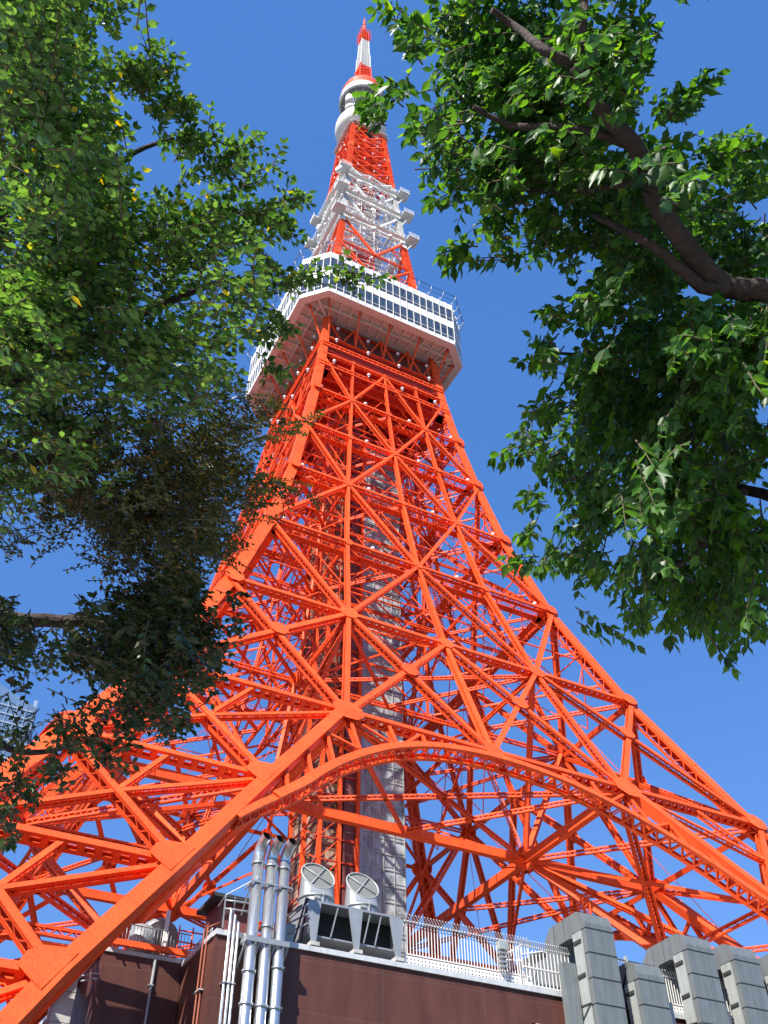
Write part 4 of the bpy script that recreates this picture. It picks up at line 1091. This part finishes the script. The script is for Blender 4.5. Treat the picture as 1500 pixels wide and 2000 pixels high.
g = MB()
x = -8.6
while x < -4.6: g.bar(V(x, -47.9, BZ+.4), V(x+.03, -47.9, BZ+3.0), .05, .05, V(0, 1, 0), M_wh); x += .3
for z in (.45, 1.6, 3.0): g.box(-8.6, -4.6, -47.95, -47.87, BZ+z, BZ+z+.07, M_wh)
x = -47.9
while x < -45: g.bar(V(-8.6, x, BZ+.4), V(-8.6, x, BZ+3.0), .05, .05, V(0, 1, 0), M_wh); x += .3
g.box(-8.64, -8.56, -47.9, -45, BZ+2.95, BZ+3.02, M_wh); g.bar(V(-8.6, -47.9, BZ+2.0), V(-8.6, -45, BZ+3.0), .07, .07, V(1, 0, 0), M_wh)
g.bar(V(-8.6, -47.92, BZ+2.4), V(-6.4, -47.92, BZ+3.0), .07, .07, V(0, 1, 0), M_wh)
for t in np.linspace(0, 4.2, 26): g.bar(V(-8.7+t-.42, -48.2, BZ+3.3), V(-8.7+t+.05, -47.9, BZ+3.0), .045, .045, V(0, 0, 1), M_wh)
part(g, 'bars', gt)
g = MB(); g.box(-6.9, -5.0, -47.4, -46.6, BZ+.4, BZ+1.9, M_grey); tag(g.build('grey_cabinet', loc=(-6, -47, BZ)), 'plain grey cabinet standing inside the white gate cage', 'cabinet')
jb = empty('junction_box', (-9.9, -47.9, BZ+2), 'small grey lamp box bracketed to the white spiked fence', 'box')
g = MB(); g.box(-10.4, -9.7, -48.1, -47.7, BZ+2.45, BZ+3.0, M_ductl); part(g, 'case', jb)
g = MB()
for z in (1.3, 1.6, 1.9, 2.2): g.box(-10.35, -9.8, -48.0, -47.6, BZ+z, BZ+z+.12, M_grey)
g.tube([(-10.0, -47.9, BZ+2.4), (-10.0, -47.9, BZ+1.2), (-9.75, -47.95, BZ+.8), (-9.9, -48, BZ+.3)], .035, M_seam, 5)
part(g, 'bracket', jb)
g = MB(); pts = [V(-17.5+i*1.9, fy-.1, BZ+3.15-.08*(i % 2)-.05*i*.3) for i in range(5)]; g.tube(pts+[V(-10, -47.8, BZ+2.6)], .03, M_seam, 5)
tag(g.build('cable'), 'thin black cable sagging along the white spiked fence', 'cable')
f2 = empty('spiked_fence', (2, fy, BZ), 'white spiked fence seen between the big inverted U ducts', 'fence')
fence(f2, -2.4, 24, spikes=True, zt=BZ+3.1)

# ---- inverted U ducts
def uduct(x0, x1, zt, lab, back=4.8, zb=4.0, yf=-50.6, th=1.5):
    t = empty('air_duct', ((x0+x1)/2, -49.8, 0), lab, 'air duct', 'big grey inverted U air ducts over the parapet')
    ch = .75; yb = yf+th
    # side outline of the U in the y z plane
    outer = [(yf, zb), (yf, zt-ch*1.3), (yf+ch*.35, zt-ch*.35), (yf+ch*1.1, zt), (yf+back-ch, zt-.05), (yf+back, zt-ch), (yf+back, BZ)]
    inner = [(yb, zb), (yb, zt-th-ch*.45), (yb+ch*.15, zt-th-ch*.12), (yb+ch*.5, zt-th), (yf+back-th-ch*.2, zt-th), (yf+back-th, zt-th-ch*.3), (yf+back-th, BZ)]
    g = MB()
    for sx, x in ((-1, x0), (1, x1)):
        for i in range(len(outer)-1):
            q = [V(x, *outer[i]), V(x, *outer[i+1]), V(x, *inner[i+1]), V(x, *inner[i])]
            g.q(q if sx > 0 else q[::-1], M_duct if i != 3 else M_duct)
    for P, fl in ((outer, 0), (inner, 1)):
        for i in range(len(P)-1):
            q = [V(x0, *P[i]), V(x1, *P[i]), V(x1, *P[i+1]), V(x0, *P[i+1])]
            g.q(q[::-1] if fl else q, M_duct)
    # standing seams round the casing
    z = zt-1.35
    while z > zb:
        g.box(x0-.02, x1+.02, yf-.03, yf-.005, z-.03, z+.03, M_seam); g.box(x0-.03, x0-.005, yf, yb, z-.02, z+.02, M_seam); z -= 1.62
    g.box(x0-.006, x1+.006, yf+ch*.9, yf+ch*.96, zt+.0, zt+.02, M_seam)
    for yy in (yf+2.4, yf+3.6): g.box(x0-.02, x0-.004, yy, yy+.03, zt-th, zt-.02, M_seam)
    part(g, 'casing', t)
    g = MB(); g.box(x0-.12, x0-.03, yf+.42, yb-.1, zb, zt-th*.95, M_ductl); part(g, 'lit_side_strip', t)  # paler strip paints the stronger sunlight on the left side
    for z in (zt-2.2, zt-4.4):
        g = MB(); g.box(x0-.2, x0-.125, yf+.5, yb-.2, z, z+.22, M_seam); part(g, 'access_slot', t)
    g = MB(); zz = zt-6.9
    g.bar(V(x0-.1, yb-.1, zz), V(x0-.1, yf+.4, zz+.75), .12, .12, V(1, 0, 0), M_seam); g.bar(V(x0-.1, yf+.4, zz+.75), V(x0-.1, yb+.9, zz+.9), .12, .12, V(1, 0, 0), M_seam); g.bar(V(x0-.1, yb-.1, zz), V(x0-.1, yb-.1, zz+.9), .12, .12, V(1, 0, 0), M_seam)
    part(g, 'wall_bracket', t)
uduct(-4.95, -2.6, 29.0, 'leftmost tall grey duct, standing at the right end of the gate cage')
uduct(-1.05, 1.25, 26.25, 'short grey duct, lower than the tall ones on either side', back=3.2)
uduct(3.9, 6.4, 29.0, 'tall grey duct just right of the short one')
uduct(8.35, 10.75, 29.0, 'third tall grey duct from the left, next to the picture edge')
uduct(12.6, 15.0, 28.9, 'tall grey duct cut off by the right picture edge')
uduct(16.9, 19.3, 28.9, 'farthest tall grey duct beyond the picture edge')
# side pieces and roof units behind
g = MB(); g.box(-6.2, -5.2, -49.3, -48.7, 4, 25.6, M_duct); tag(g.build('side_duct', loc=(-5.7, -49, 4)), 'plain narrow grey duct against the left side of the first tall duct', 'duct')
for i, (x, zt) in enumerate(((1.9, 24.2), (7.1, 24.3), (11.3, 24.4), (15.6, 24.4))):
    g = MB(); g.box(x, x+.75, -49.4, -48.5, 4, zt, M_grey)
    tag(g.build('flue', loc=(x, -49, 4)), ('slim bluish flue behind the short duct', 'slim bluish flue right of the second tall duct', 'slim bluish flue right of the third tall duct', 'slim bluish flue by the right picture edge')[i], 'flue', 'slim flues between the ducts')
ru = empty('roof_unit', (3, -40, BZ), 'low pale grey roof plant with slanted tops behind the ducts', 'roof plant')
g = MB()
for x0, x1, y0, y1, z1 in ((-2.2, .6, -42.5, -38, 29.6), (.9, 3.4, -44.0, -40, 28.9), (3.6, 9, -43, -38, 29.0)):
    g.box(x0, x1, y0, y1, BZ, z1-.8, M_duct); g.q([(x0, y0, z1-.8), (x1, y0, z1-.8), (x1, y0+1.2, z1), (x0, y0+1.2, z1)], M_ductl); g.q([(x0, y0+1.2, z1), (x1, y0+1.2, z1), (x1, y1, z1), (x0, y1, z1)], M_ductl)
part(g, 'casing', ru)
g = MB(); g.tube([(-1.5, -44.8, 28.3), (.2, -45.1, 28.5), (4.2, -45.1, 28.3)], .09, M_grey, 8)
for x in (1.2, 2.8): g.box(x, x+.2, -45.2, -45, 27.6, 28.7, M_ductl)
part(g, 'handrail', ru)

# ---- slender lattice mast standing behind the ducts
g = MB(); MX, MY = 13.5, -28.0
for k in range(4):
    hw = .42; P = lambda a, z: V(MX, MY, 0)+rot(k, (a*hw, -hw, z))
    g.bar(P(-1, BZ), P(-1, 41), .12, .12, V(1, 0, 0), M_or)
    z = BZ; s_ = 1
    while z < 41: g.bar(P(-s_, z), P(s_, z+.75), .07, .07, V(0, 1, 0), M_or); g.bar(P(-1, z), P(1, z), .06, .06, V(0, 0, 1), M_or); z += .75; s_ = -s_
tag(g.build('lattice_mast', loc=(MX, MY, BZ)), 'slender orange lattice mast rising from the roof behind the tall ducts', 'mast')

# ---- glass tower blocks far left
M_band = mat('pale_blue_cladding', (0.30, 0.38, 0.47), 0.4)
def block(cx, cy, w, d, z1, crown, lab, ang):
    t = empty('glass_tower_block', (cx, cy, 0), lab, 'skyscraper'); R = Matrix.Rotation(ang, 3, 'Z')
    P = lambda x, y, z: V(cx, cy, 0)+(R @ V(x, y, 0))+V(0, 0, z)
    # gently bowed plan
    plan = [(-w, -d), (-w*.4, -d-3), (w*.4, -d-3), (w, -d), (w, d), (-w, d)]
    g = MB()
    for i in range(6):
        a = plan[i]; b = plan[(i+1) % 6]; za = z1+(crown if i in (1, 2) else 0); zb = z1+(crown if (i+1) % 6 in (1, 2) else 0)
        g.q([P(*a, 0), P(*b, 0), P(*b, zb), P(*a, za)], M_gsky)
    part(g, 'glass_wall', t)
    g = MB(); g.q([P(*p, z1-.4) for p in plan], M_conc); part(g, 'roof', t)
    g = MB()
    for i in (5, 0, 1, 2, 3):
        a = V(*plan[i], 0); b = V(*plan[(i+1) % 6], 0); L = (b-a).length; nn = max(1, int(L/2.2))
        for q in range(nn+1):
            p = a.lerp(b, q/nn); e = p.normalized()*.12; g.bar(P(p.x+e.x, p.y+e.y, 0), P(p.x+e.x, p.y+e.y, z1), .10, .2, R @ V(0, 1, 0), M_band)
    part(g, 'mullion', t)
    g = MB(); z = 4
    while z < z1:
        for i in (5, 0, 1, 2):
            a = plan[i]; b = plan[(i+1) % 6]; g.bar(P(a[0]*1.006, a[1]*1.006, z), P(b[0]*1.006, b[1]*1.006, z), .2, .35, V(0, 0, 1), M_band)
        z += 2.3
    part(g, 'floor_band', t)
    g = MB(); c1 = P(w*.98, -d*.98, 0); g.bar(c1, c1+V(0, 0, z1+2), .8, .8, V(1, 0, 0), M_band); part(g, 'corner_pier', t)
block(-52, 145, 26, 16, 139, 6, 'tall pale blue glass tower block with a curved top, at the left picture edge', -.15)
block(8, 220, 7, 8, 114, 0, 'narrower distant blue glass tower block, right of the taller glass tower', .2)
g = MB(); g.box(-38, -24, 20, 30, 0, 24, M_conc); g.box(-38.1, -23.9, 19.9, 20.1, 22.9, 24.2, M_wh); tag(g.build('white_building', loc=(-31, 25, 0)), 'low white building glimpsed under the big orange leg at bottom left', 'building')

# ================================================================== TREES
# foliage
def leafmat(name, c1, c2, c3, trans=0.45, rough=0.38, yellow=0.0, hue=0.475, val=2.8):
    M = D.materials.new(name); M.use_nodes = True; n = M.node_tree; L = n.links; n.nodes.remove(n.nodes['Principled BSDF'])
    out = n.nodes['Material Output']; ge = n.nodes.new('ShaderNodeNewGeometry')
    rp = n.nodes.new('ShaderNodeValToRGB'); e = rp.color_ramp.elements; e[0].color = (*c1, 1); e[1].color = (*c2, 1); e[1].position = 0.9
    x = e.new(0.5); x.color = (*[(a+b)/2 for a, b in zip(c1, c2)], 1); x = e.new(1.0); x.color = (*c3, 1)
    e[2].position = 1-yellow-.01
    L.new(ge.outputs['Random Per Island'], rp.inputs[0])
    df = n.nodes.new('ShaderNodeBsdfPrincipled'); df.inputs['Roughness'].default_value = rough; df.inputs['Specular IOR Level'].default_value = 0.5
    L.new(rp.outputs[0], df.inputs['Base Color'])
    tr = n.nodes.new('ShaderNodeBsdfTranslucent'); hs = n.nodes.new('ShaderNodeHueSaturation'); hs.inputs['Hue'].default_value = hue; hs.inputs['Saturation'].default_value = 1.15; hs.inputs['Value'].default_value = val
    L.new(rp.outputs[0], hs.inputs['Color']); L.new(hs.outputs[0], tr.inputs['Color'])
    mx = n.nodes.new('ShaderNodeMixShader'); mx.inputs[0].default_value = trans
    L.new(df.outputs[0], mx.inputs[1]); L.new(tr.outputs[0], mx.inputs[2]); L.new(mx.outputs[0], out.inputs[0]); return M
M_leafL = leafmat('left_tree_leaf', (0.018, 0.062, 0.012), (0.15, 0.28, 0.060), (0.60, 0.45, 0.03), .33, .25, .015, .488, 2.2)
M_leafR = leafmat('right_tree_leaf', (0.014, 0.050, 0.012), (0.062, 0.165, 0.026), (0.14, 0.24, 0.02), .45, .42, .02)
M_leafD = leafmat('shade_darkened_leaf', (0.012, 0.030, 0.008), (0.042, 0.078, 0.016), (0.10, 0.05, 0.02), .2, .35, .06, .48, 2.0)  # darker leaf copy; shade of the crown above is put into the colour
M_leafF = leafmat('fine_tree_leaf', (0.022, 0.036, 0.008), (0.095, 0.115, 0.020), (0.28, 0.13, 0.03), .20, .35, .10, .48, 2.2)
M_bark = mat('bark', (0.045, 0.030, 0.026), 0.9, var=.35, scale=9, bump=.8, bscale=25)
M_twig = mat('twig_bark', (0.09, 0.075, 0.04), 0.85, var=.2, scale=9)

def pix(x, y, dist):
    d = (FW+RT*((x-750)/FOC)+UP*((1000-y)/FOC)); return CP+d.normalized()*dist
# leaf template: pointed oval folded along the midrib, 1 unit long, 8 verts
def leaf_tpl(wd, tip):
    return np.array([(0, 0, 0), (.22, wd*.8, .05), (.55, wd, .07), (1-tip, wd*.35, .02), (1.0, 0, -.05), (1-tip, -wd*.35, .02), (.55, -wd, .07), (.22, -wd*.8, .05), (.5, 0, -.035)], 'f')
LF = np.array([(0, 8, 2, 1), (8, 4, 3, 2), (0, 7, 6, 8), (8, 6, 5, 4)])
class Foliage:
    def __init__(s, tpl): s.T = tpl; s.pos = []; s.x = []; s.n = []; s.L = []; s.tw = []
    def leaf(s, p, d, nrm, L): s.pos.append(p); s.x.append(d); s.n.append(nrm); s.L.append(L)
    def build(s, name, M):
        P = np.array(s.pos, 'f'); X = np.array(s.x, 'f'); N = np.array(s.n, 'f'); L = np.array(s.L, 'f')[:, None]
        X /= np.linalg.norm(X, axis=1, keepdims=True); N -= X*(X*N).sum(1, keepdims=True); N /= np.linalg.norm(N, axis=1, keepdims=True)+1e-9
        Y = np.cross(N, X); T = s.T; n = len(P); k = len(T)
        co = P[:, None]+L[:, None]*(X[:, None]*T[None, :, :1]+Y[:, None]*T[None, :, 1:2]+N[:, None]*T[None, :, 2:3])
        F = (np.arange(n)[:, None, None]*k+LF[None]).reshape(-1, 4)
        me = D.meshes.new(name); me.vertices.add(n*k); me.vertices.foreach_set('co', co.reshape(-1)); m_ = len(F)
        me.loops.add(m_*4); me.loops.foreach_set('vertex_index', F.reshape(-1).astype('i')); me.polygons.add(m_)
        me.polygons.foreach_set('loop_start', np.arange(0, m_*4, 4, dtype='i')); me.polygons.foreach_set('loop_total', np.full(m_, 4, 'i'))
        me.polygons.foreach_set('use_smooth', np.ones(m_, bool)); me.materials.append(M); me.update(calc_edges=True); me.validate()
        o = D.objects.new(name, me); COL.objects.link(o); return o
def rv(): 
    v = RS.normal(size=3); return v/np.linalg.norm(v)
def spray(F, tw, base, d, length, nl, ll, droop, planar, side=None):
    """a twig with alternate leaves; d unit direction"""
    d = np.array(d, float); d /= np.linalg.norm(d); p = np.array(base, float)
    side = np.cross(d, (0, 0, 1.0)) if side is None else side
    side = side/(np.linalg.norm(side)+1e-9); side = side+rv()*.25; up = np.cross(side, d)
    pts = [p.copy()]; st = length/nl
    for i in range(nl):
        d = d+np.array((0, 0, -droop*.12))+rv()*.07; d /= np.linalg.norm(d); p = p+d*st; pts.append(p.copy())
        s_ = 1 if i % 2 else -1
        ld = d*.55+side*s_*(.75+RS.rand()*.3)+np.array((0, 0, -droop))+rv()*.22
        nm = up*planar+rv()*(1.1-planar)+np.array((0, 0, .35))
        F.leaf(p, ld, nm, ll*RS.uniform(.5, 1.22)*(1-.35*(i/nl)**3))
    F.leaf(p, d+np.array((0, 0, -droop*.5)), up+rv()*.3, ll*.8)
    tw.append(pts)
def twigs_mesh(name, tw, r, M):
    g = MB()
    for pts in tw:
        n = len(pts); sel = [pts[0], pts[n//2], pts[-1]]; g.tube([V(*q) for q in sel], [r, r*.7, r*.35], M, 3, cap=False)
    return g
def clusters(circles, dens, F, tw, L0, nl, ll, droop, planar, dmin, dmax, cen, outb=.6, upb=0.0, gap=-.13):
    """fill the volume in front of the tower with leafy twigs; cen is where the limbs come from"""
    cen = np.array(cen)
    for c in circles:
        x, y, r = c[:3]; f = c[3] if len(c) > 3 else 1.0
        n = int(dens*f*(r/60.0)**2)+1
        base = (dmin+dmax)/2+c[4] if len(c) > 4 else RS.uniform(dmin, dmax)
        for i in range(n):
            a = RS.uniform(0, 2*math.pi); q = max(4, r-8)*math.sqrt(RS.rand())*.95
            dist = base+RS.normal()*min(.55, r/110.0)
            p = np.array(pix(x+q*math.cos(a), y+q*math.sin(a), dist))
            if noise.noise(V(*p)*1.9) < gap and r > 42: continue
            od = p-np.array(pix(x, y, base)); od /= np.linalg.norm(od)+1e-6
            d = od*outb+(p-cen)/np.linalg.norm(p-cen)*.5+rv()*.55+np.array((0, 0, upb))
            d /= np.linalg.norm(d); ln = min(L0, 1.7*r/FOC*dist)*RS.uniform(.6, 1.2)
            spray(F, tw, p-d*ln*.9, d, ln, max(4, int(nl*RS.uniform(.8, 1.2)*ln/L0)), ll, droop, planar)
LT = [(40,80,120),(120,200,110),(60,300,130),(180,330,110),(215,215,60,.7),(285,150,38,.5),(330,270,45,.6),(380,320,45,.6),(100,480,140),(250,470,110),(370,430,90),(440,400,60,.8),(500,440,55,.7),(470,330,28,.4),(545,405,38,.5),
 (60,650,150),(220,640,140),(380,600,110),(470,520,80,.8),(490,640,50,.7),(520,590,28,.5),(400,710,80),(100,800,120),(290,745,60,.8),(170,880,90),(40,950,100),(20,150,90),(30,560,110),(200,130,55,.6),(90,20,70,.9),(230,390,90),(330,520,90),(300,650,90),(140,560,110)]
LM = [(450,800,80),(510,820,55,.6),(420,880,80),(490,940,65,.8),(550,965,38,.4),(340,920,80),(590,830,26,.3),(300,1000,100,1.4),(400,1050,90,1.4),(450,1080,45,.8),(210,990,75),(110,1010,50,.8),(30,1050,40,.6),(180,900,80),(360,1120,60,1.4),(250,1080,60,1.2),(150,960,60)]
LD = [(330,1250,120,1.9),(220,1270,75,1.5),(400,1250,70,1.3),(300,1360,75,1.8),(400,1330,45,.9),(250,1190,55,1.2),(175,1195,35,.7),(30,1240,60,1.2),(65,1290,55,.9),(20,1180,30,.5),(350,1140,60,1.4),(465,1170,28,.5),(460,1220,28,.5),(430,1300,30,.6),(350,1410,40,.8),(150,1270,50,1.0),(370,1190,70,1.5),
 (60,1450,55,1.0),(130,1440,45,.9),(40,1530,45,1.1),(110,1510,38,.9),(15,1640,30,.6),(195,1455,45,.9),(255,1430,40,.8),(10,1590,35,.8),(65,1555,28,.7),(240,1490,30,.5),(180,1380,40,.6)]
def root_tree(name, base, label, lab2=None):
    return empty(name, base, label, 'tree', None)
def limb(g, pts, r0, r1, seg=10):
    """smooth tapering limb through world points"""
    P = [V(p) for p in pts]; out = []
    for i in range(len(P)-1):
        for s in range(4):
            t = s/4; p0 = P[max(i-1, 0)]; p1 = P[i]; p2 = P[i+1]; p3 = P[min(i+2, len(P)-1)]
            q = 0.5*((2*p1)+(-p0+p2)*t+(2*p0-5*p1+4*p2-p3)*t*t+(-p0+3*p1-3*p2+p3)*t**3); out.append(q+V(*rv())*r0*.10)
    out.append(P[-1]); n = len(out); g.tube(out, [r0+(r1-r0)*i/(n-1) for i in range(n)], M_bark, seg)
# left tree: trunk stands just outside the frame on the left
_p = pix(-330, 950, 6.9); lbase = V(_p.x, _p.y, 0)
tl = root_tree('broadleaf_tree', lbase, 'small leaved green tree with yellowing tips filling the left of the view')
fl = Foliage(leaf_tpl(.27, .22)); tw = []
LT += [(60,-120,150,1.2),(250,-150,110,.8),(-120,60,160),(-130,350,160),(-130,650,150)]  # unseen clumps outside the frame, added to shade the foliage
LM += [(200,820,80,1.2),(320,840,70,1.2),(400,960,70,1.2),(-90,900,120)]
LD += [(-80,1200,110,1.2),(-90,1450,110,1.2)]
clusters(LT, 25, fl, tw, .46, 14, .066, .20, .6, 5.2, 6.8, pix(-100, 800, 6.5), upb=.25)
# long free sprays reaching towards the deck and the sky
for (xa, ya, xb, yb, n_) in ((300,240,345,190,3),(340,300,375,210,4),(380,350,455,290,3),(200,70,235,10,3),(250,150,300,110,3),(500,480,560,560,3),(520,600,560,620,2),(0,540,60,520,2),(230,780,270,850,3),(480,420,560,445,3),(150,190,330,150,4),(480,560,730,535,4),(470,530,690,545,4),(430,430,590,385,4),(400,330,495,270,4),(350,290,415,258,3),(180,140,335,128,5),(250,180,360,205,3),(120,60,170,0,3),(440,360,530,325,3),(470,640,548,660,3),(430,470,580,440,4),(500,700,545,720,2),(300,800,330,760,2),(150,130,170,60,3),(300,230,400,300,3)):
    for q in range(n_):
        t = q/(n_); a = pix(xa+(xb-xa)*t, ya+(yb-ya)*t, 6.0); b = pix(xa+(xb-xa)*(t+1/n_)+RS.normal()*6, ya+(yb-ya)*(t+1/n_)+RS.normal()*6, 6.0)
        for e in range(2):
            spray(fl, tw, np.array(a)+rv()*.05, np.array(b-a), (b-a).length*1.05, max(5, int((b-a).length/.035)), .062, .25, .5)
        for e in range(2):
            dd = np.array((b-a).normalized())+rv()*.8; spray(fl, tw, np.array(a.lerp(b, RS.rand())), dd, .14, 6, .055, .2, .4)
o = fl.build('crown', M_leafL); o.parent = tl; o.location = -lbase
NL1 = len(fl.pos)
g = twigs_mesh('twigs', tw, .0045, M_twig); part(g, 'twigs', tl)
g = MB(); limb(g, [lbase+V(0, 0, -.2), lbase+V(.03, .02, 2.0), lbase+V(0, .03, 3.4), pix(-300, 960, 6.9), pix(-150, 900, 6.9)], .17, .11, 14); part(g, 'trunk', tl)
for pts_, r0, r1 in (([(-150,900,6.9),(-40,760,6.7),(80,560,6.6),(180,380,6.5),(230,250,6.5)], .085, .02), ([(-40,760,6.7),(120,700,6.3),(260,620,6.2),(400,560,6.1),(490,540,6.0)], .05, .012), ([(80,560,6.6),(230,480,6.5),(380,440,6.3),(480,410,6.1)], .04, .01),
        ([(-20,500,6.6),(40,300,6.5),(90,100,6.5),(120,-60,6.5)], .05, .02), ([(180,380,6.5),(260,300,6.4),(340,270,6.2)], .025, .008), ([(-80,850,6.8),(60,900,6.2),(180,860,6.1)], .05, .02)):
    g = MB(); limb(g, [pix(*p) for p in pts_], r0, r1); part(g, 'limb', tl)
# fine leaved middle tree and the dark lower boughs behind it
_p = pix(-330, 1150, 8.4); mbase = V(_p.x, _p.y, 0)
tm = root_tree('broadleaf_tree', mbase, 'dark shaded tree with fine reddish tips at lower left, under the brighter foliage')
fm_ = Foliage(leaf_tpl(.22, .25)); tw2 = []
clusters(LM, 64, fm_, tw2, .40, 17, .046, .22, .5, 6.0, 7.2, pix(-100, 1000, 7.5), upb=.0)
for (xa, ya, xb, yb, n_) in ((500,860,620,822,4),(510,940,625,968,4),(480,960,560,940,3),(450,760,560,800,4),(480,1000,540,1010,2)):
    for q in range(n_):
        t = q/n_; a = pix(xa+(xb-xa)*t, ya+(yb-ya)*t, 7.8); b = pix(xa+(xb-xa)*(t+1/n_), ya+(yb-ya)*(t+1/n_), 7.8)
        for e in range(3): spray(fm_, tw2, np.array(a)+rv()*.06, np.array(b-a)+rv()*.05, (b-a).length*1.1, 9, .045, .15, .5)
o = fm_.build('crown', M_leafF); o.parent = tm; o.location = -mbase
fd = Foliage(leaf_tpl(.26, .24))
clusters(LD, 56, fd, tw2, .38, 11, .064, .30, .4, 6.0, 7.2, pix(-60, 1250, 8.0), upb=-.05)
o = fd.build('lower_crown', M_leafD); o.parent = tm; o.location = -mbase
g = twigs_mesh('twigs', tw2, .0045, M_twig); part(g, 'twigs', tm)
g = MB(); limb(g, [mbase+V(0, 0, -.2), mbase+V(0, .03, 1.8), mbase+V(.02, .01, 3.0), pix(-290, 1110, 8.3), pix(-160, 1010, 8.2)], .16, .12, 14); part(g, 'trunk', tm)
for pts_, r0, r1 in (([(-160,1010,8.2),(-40,940,8.0),(60,940,7.9),(150,985,7.9),(215,1012,7.9),(290,1035,7.9)], .085, .03), ([(-160,1180,8.2),(0,1208,8.1),(90,1212,8.0),(200,1217,8.0),(300,1240,8.0)], .075, .035),
        ([(120,1215,8.0),(150,1245,8.0),(180,1285,8.0),(240,1330,8.0)], .03, .012), ([(215,910,7.9),(320,890,7.9),(430,880,7.8),(520,850,7.7)], .03, .008), ([(340,1080,8.0),(338,1160,8.0),(335,1260,8.0)], .02, .012), ([(-160,1180,8.2),(-170,1100,8.2),(-160,1010,8.2)], .09, .09), ([(-120,1350,8.3),(-20,1440,8.2),(60,1470,8.2),(160,1450,8.2)], .04, .015)):
    g = MB(); limb(g, [pix(*p) for p in pts_], r0, r1); part(g, 'limb', tm)
# right tree with large drooping leaves
RTc = [(1000,60,100),(880,50,70),(1150,80,100),(1225,60,45,.8),(790,50,32,.6),(800,95,26,.6),(900,160,85),(1050,200,110),(1180,180,60),(835,235,48,.7),(775,165,32,.6),(735,205,22,.5),(712,212,14,.4),(860,300,50,.8),(950,320,80),(1080,330,90),(875,365,32,.6),(845,385,20,.5),(960,430,50,.7),(1050,440,60),(1150,420,70),(985,485,28,.5),(900,490,22,.5),(868,505,12,.4),(1100,500,28,.5),(1230,380,80),(1250,290,50),(1300,205,35,.6),(1350,180,26,.5),(1378,155,10,.3),(1400,300,50,.9),(1460,260,26,.5),(1460,340,50,.9),(1350,420,80),(1450,480,70),(1250,500,90),(1350,640,80),(1180,560,50),(1150,600,50,.9),(1250,650,90),(1085,610,26,.6),(1400,700,110),(1050,690,40,.8),(1150,720,70),(1300,780,110),(1060,800,40,.8),(1150,830,80),(1025,860,40,.7),(1430,850,90),(1250,920,110),(990,880,16,.4),(1080,920,45),(1150,980,70),(1035,970,32,.6),(1350,1000,110),(1030,1040,30,.6),(1080,1085,42,.8),(1150,1100,45),(1450,1080,80),(1250,1110,75),(1350,1160,75),(1240,1200,36,.8),(1430,1200,60),(1430,1262,16,.5),(1050,1110,22,.5),(1000,1088,12,.4),(1300,1225,26,.7),(1480,1190,50),(1110,260,90),(1000,140,90),(1200,800,90),(1450,620,60),(1290,330,60)]
_p = pix(1760, 640, 5.3); rbase = V(_p.x, _p.y, 0)
RTc += [(900,-140,120,1.0),(1130,-150,150,1.2),(1380,-160,110,.7),(1620,330,130),(1640,650,130),(1620,950,130),(1620,1180,90)]  # clumps above the frame are unseen, added to shade the crown below
trr = root_tree('hackberry_tree', rbase, 'big leafed dark green tree with a thick curved bough on the right of the view')
fr_ = Foliage(leaf_tpl(.25, .26)); tw3 = []
clusters(RTc, 45, fr_, tw3, .38, 10, .092, .75, .35, 4.9, 6.6, pix(1700, 650, 5.4), outb=.8, upb=-.05, gap=-.3)
for (xa, ya, xb, yb, n_) in ((1290,240,1395,150,3),(1360,320,1490,265,3),(930,480,865,512,2),(760,230,700,205,2),(1060,1100,985,1095,2),(830,60,750,20,2),(1080,860,975,885,2),(1000,500,880,490,2),(1100,620,1060,600,1),(1130,1200,1240,1240,2),(1390,1230,1430,1290,1)):
    for q in range(n_):
        t = q/n_; a = pix(xa+(xb-xa)*t, ya+(yb-ya)*t, 5.0); b = pix(xa+(xb-xa)*(t+1/n_), ya+(yb-ya)*(t+1/n_), 5.0)
        for e in range(2): spray(fr_, tw3, np.array(a)+rv()*.04, np.array(b-a), (b-a).length*1.05, 6, .09, .6, .35)
o = fr_.build('crown', M_leafR); o.parent = trr; o.location = -rbase
g = twigs_mesh('twigs', tw3, .005, M_twig); part(g, 'twigs', trr)
g = MB(); limb(g, [rbase+V(0, 0, -.2), rbase+V(.03, -.02, 1.6), rbase+V(.02, .02, 3.0), pix(1700, 640, 5.1), pix(1640, 600, 4.9)], .2, .12, 16); part(g, 'trunk', trr)
for pts_, r0, r1 in (([(1640,600,4.9),(1500,568,4.75),(1425,563,4.75),(1375,525,4.75),(1330,465,4.7),(1285,400,4.65),(1262,350,4.65),(1238,285,4.65),(1190,232,4.65),(1150,180,4.65),(1125,130,4.65)], .056, .030), ([(1125,130,4.7),(1060,95,4.7),(1010,55,5.1),(960,20,5.1)], .026, .015), ([(1125,130,4.7),(1138,60,4.7),(1142,-40,5.1)], .026, .015),
        ([(1425,565,4.7),(1370,560,4.7),(1300,500,4.7),(1240,460,4.7),(1160,420,5.1)], .034, .014), ([(1238,285,4.7),(1120,250,4.7),(1000,245,5.0),(925,208,5.0)], .024, .012), ([(1600,1000,5.5),(1450,955,5.7),(1330,935,5.8),(1200,915,5.8),(1100,940,5.8)], .036, .010), ([(1600,1000,4.7),(1640,800,4.7),(1640,600,4.7)], .10, .12),
        ([(1262,350,4.7),(1150,370,5.3),(1030,375,5.6)], .022, .008), ([(1560,700,5.4),(1350,720,5.8),(1200,700,5.8),(1090,690,5.8)], .026, .008), ([(1450,955,5.4),(1380,1060,5.3),(1300,1120,5.3)], .03, .012)):
    g = MB(); limb(g, [pix(*p) for p in pts_], r0, r1); part(g, 'limb', trr)
print('leaves', NL1, len(fm_.pos), len(fd.pos), len(fr_.pos))
